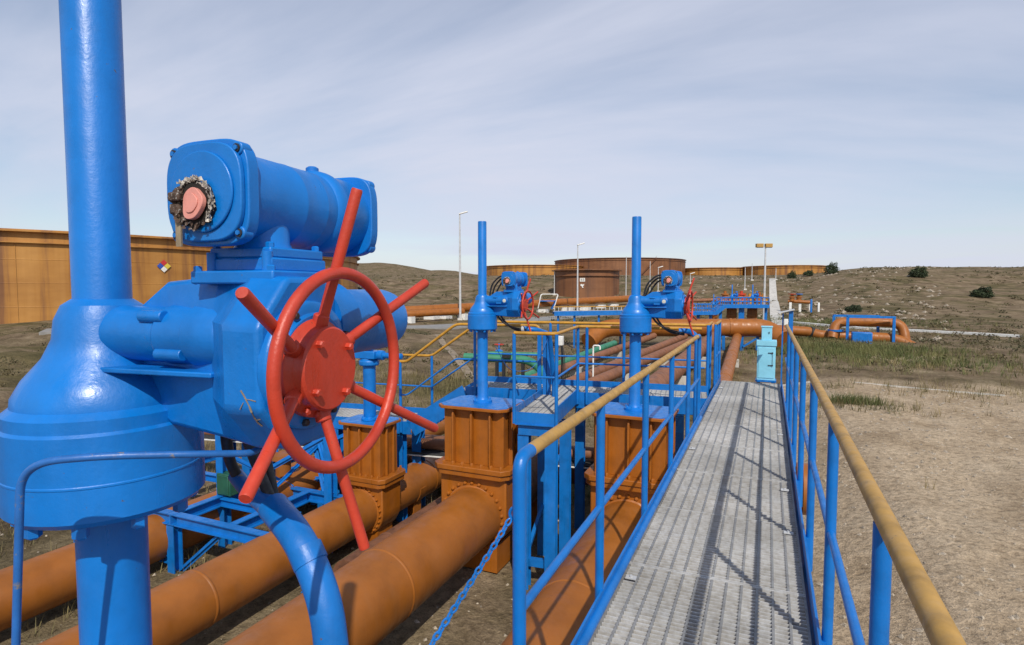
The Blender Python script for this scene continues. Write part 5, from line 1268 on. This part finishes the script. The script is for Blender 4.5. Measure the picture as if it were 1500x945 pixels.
for (u_, d_, sp_, n_) in ((1238, 34, 2.6, 420), (1215, 37, 2.0, 200), (1262, 17.5, 0.9, 90), (1275, 27, 2.2, 160), (1340, 30, 4, 260), (1205, 21, 0.5, 30), (1420, 20, 2.5, 160), (640, 22, 3.5, 500), (610, 17, 2.0, 300), (560, 20, 3.5, 300), (150, 14, 3, 200), (60, 11, 2, 120)):
    c_ = gp(u_, d_)
    for i in range(n_):
        x, y = c_.x + rv.gauss(0, sp_), c_.y + rv.gauss(0, sp_ * 0.6); z = height(x, y)
        for k_ in range(8):
            q = rv.uniform(0, 2 * PI); l_ = rv.uniform(0.10, 0.34); bx, by = x + rv.uniform(-.12, .12), y + rv.uniform(-.12, .12)
            dx_, dy_ = math.cos(q) * l_ * 0.5, math.sin(q) * l_ * 0.5
            i0 = len(m.v); m.v += [(bx - dy_ * 0.06, by + dx_ * 0.06, z - 0.02), (bx + dy_ * 0.06, by - dx_ * 0.06, z - 0.02), (bx + dx_, by + dy_, z + l_)]; m.f.append((i0, i0 + 1, i0 + 2))
tag(fast_build(m, 'grass', 'grass'), 'dry grass tufts growing around and between the pipelines', 'grass', kind='stuff')
# greener tufts in the hollows right of the walkway and under the platforms
m = MB()
for (u_, d_, sp_, n_) in ((1240, 33, 2.3, 900), (1270, 30, 2.5, 500), (1205, 38, 1.6, 300), (1258, 18, 0.5, 120), (1330, 27, 3.0, 400), (1010, 19, 1.2, 260), (905, 24, 1.5, 260), (600, 13.5, 1.2, 300), (680, 12, 0.8, 120), (820, 12, 0.7, 120), (1050, 60, 9, 500), (1190, 60, 6, 600)):
    c_ = gp(u_, d_)
    for i in range(n_):
        x, y = c_.x + rv.gauss(0, sp_), c_.y + rv.gauss(0, sp_ * 0.5); z = height(x, y)
        for k_ in range(8):
            q = rv.uniform(0, 2 * PI); l_ = rv.uniform(0.08, 0.26) * (1 + d_ / 80); bx, by = x + rv.uniform(-.14, .14), y + rv.uniform(-.14, .14)
            dx_, dy_ = math.cos(q) * l_ * 0.5, math.sin(q) * l_ * 0.5
            i0 = len(m.v); m.v += [(bx - dy_ * 0.09, by + dx_ * 0.09, z - 0.02), (bx + dy_ * 0.09, by - dx_ * 0.09, z - 0.02), (bx + dx_, by + dy_, z + l_)]; m.f.append((i0, i0 + 1, i0 + 2))
tag(fast_build(m, 'grass', 'green_grass'), 'greener grass patches right of the walkway and below the platforms', 'grass', kind='stuff')
# loose stones
m = MB()
for i in range(11000):
    if i < 9000: x, y = rv.uniform(0.6, 14) ** 1.0, rv.uniform(-1, 24)
    elif i < 10500: x, y = rv.uniform(-12, -0.8), rv.uniform(-1, 12)
    else:
        d = rv.uniform(40, 170); a = rv.uniform(0.30, 0.75) * d; x, y = unplan(a, d)
    s_ = 0.010 + 0.055 * rv.random() ** 3 if i < 10500 else rv.uniform(0.1, 0.55)
    z = height(x, y); k_ = len(m.v)
    if i % 90 == 0 and i < 10500: s_ *= 2.2
    P_ = [Vector((rv.uniform(.6, 1.2), 0, 0)), Vector((0, rv.uniform(.6, 1.2), 0)), Vector((-rv.uniform(.6, 1.2), 0, 0)), Vector((0, -rv.uniform(.6, 1.2), 0)), Vector((rv.uniform(-.3, .3), rv.uniform(-.3, .3), rv.uniform(.4, .9)))]
    m.v += [(x + p_.x * s_, y + p_.y * s_, z + p_.z * s_ - 0.1 * s_) for p_ in P_]
    m.f += [(k_, k_ + 1, k_ + 4), (k_ + 1, k_ + 2, k_ + 4), (k_ + 2, k_ + 3, k_ + 4), (k_ + 3, k_, k_ + 4)]
tag(fast_build(m, 'gravel', 'stone'), 'loose pale stones scattered on the bare ground', 'stones', kind='stuff')
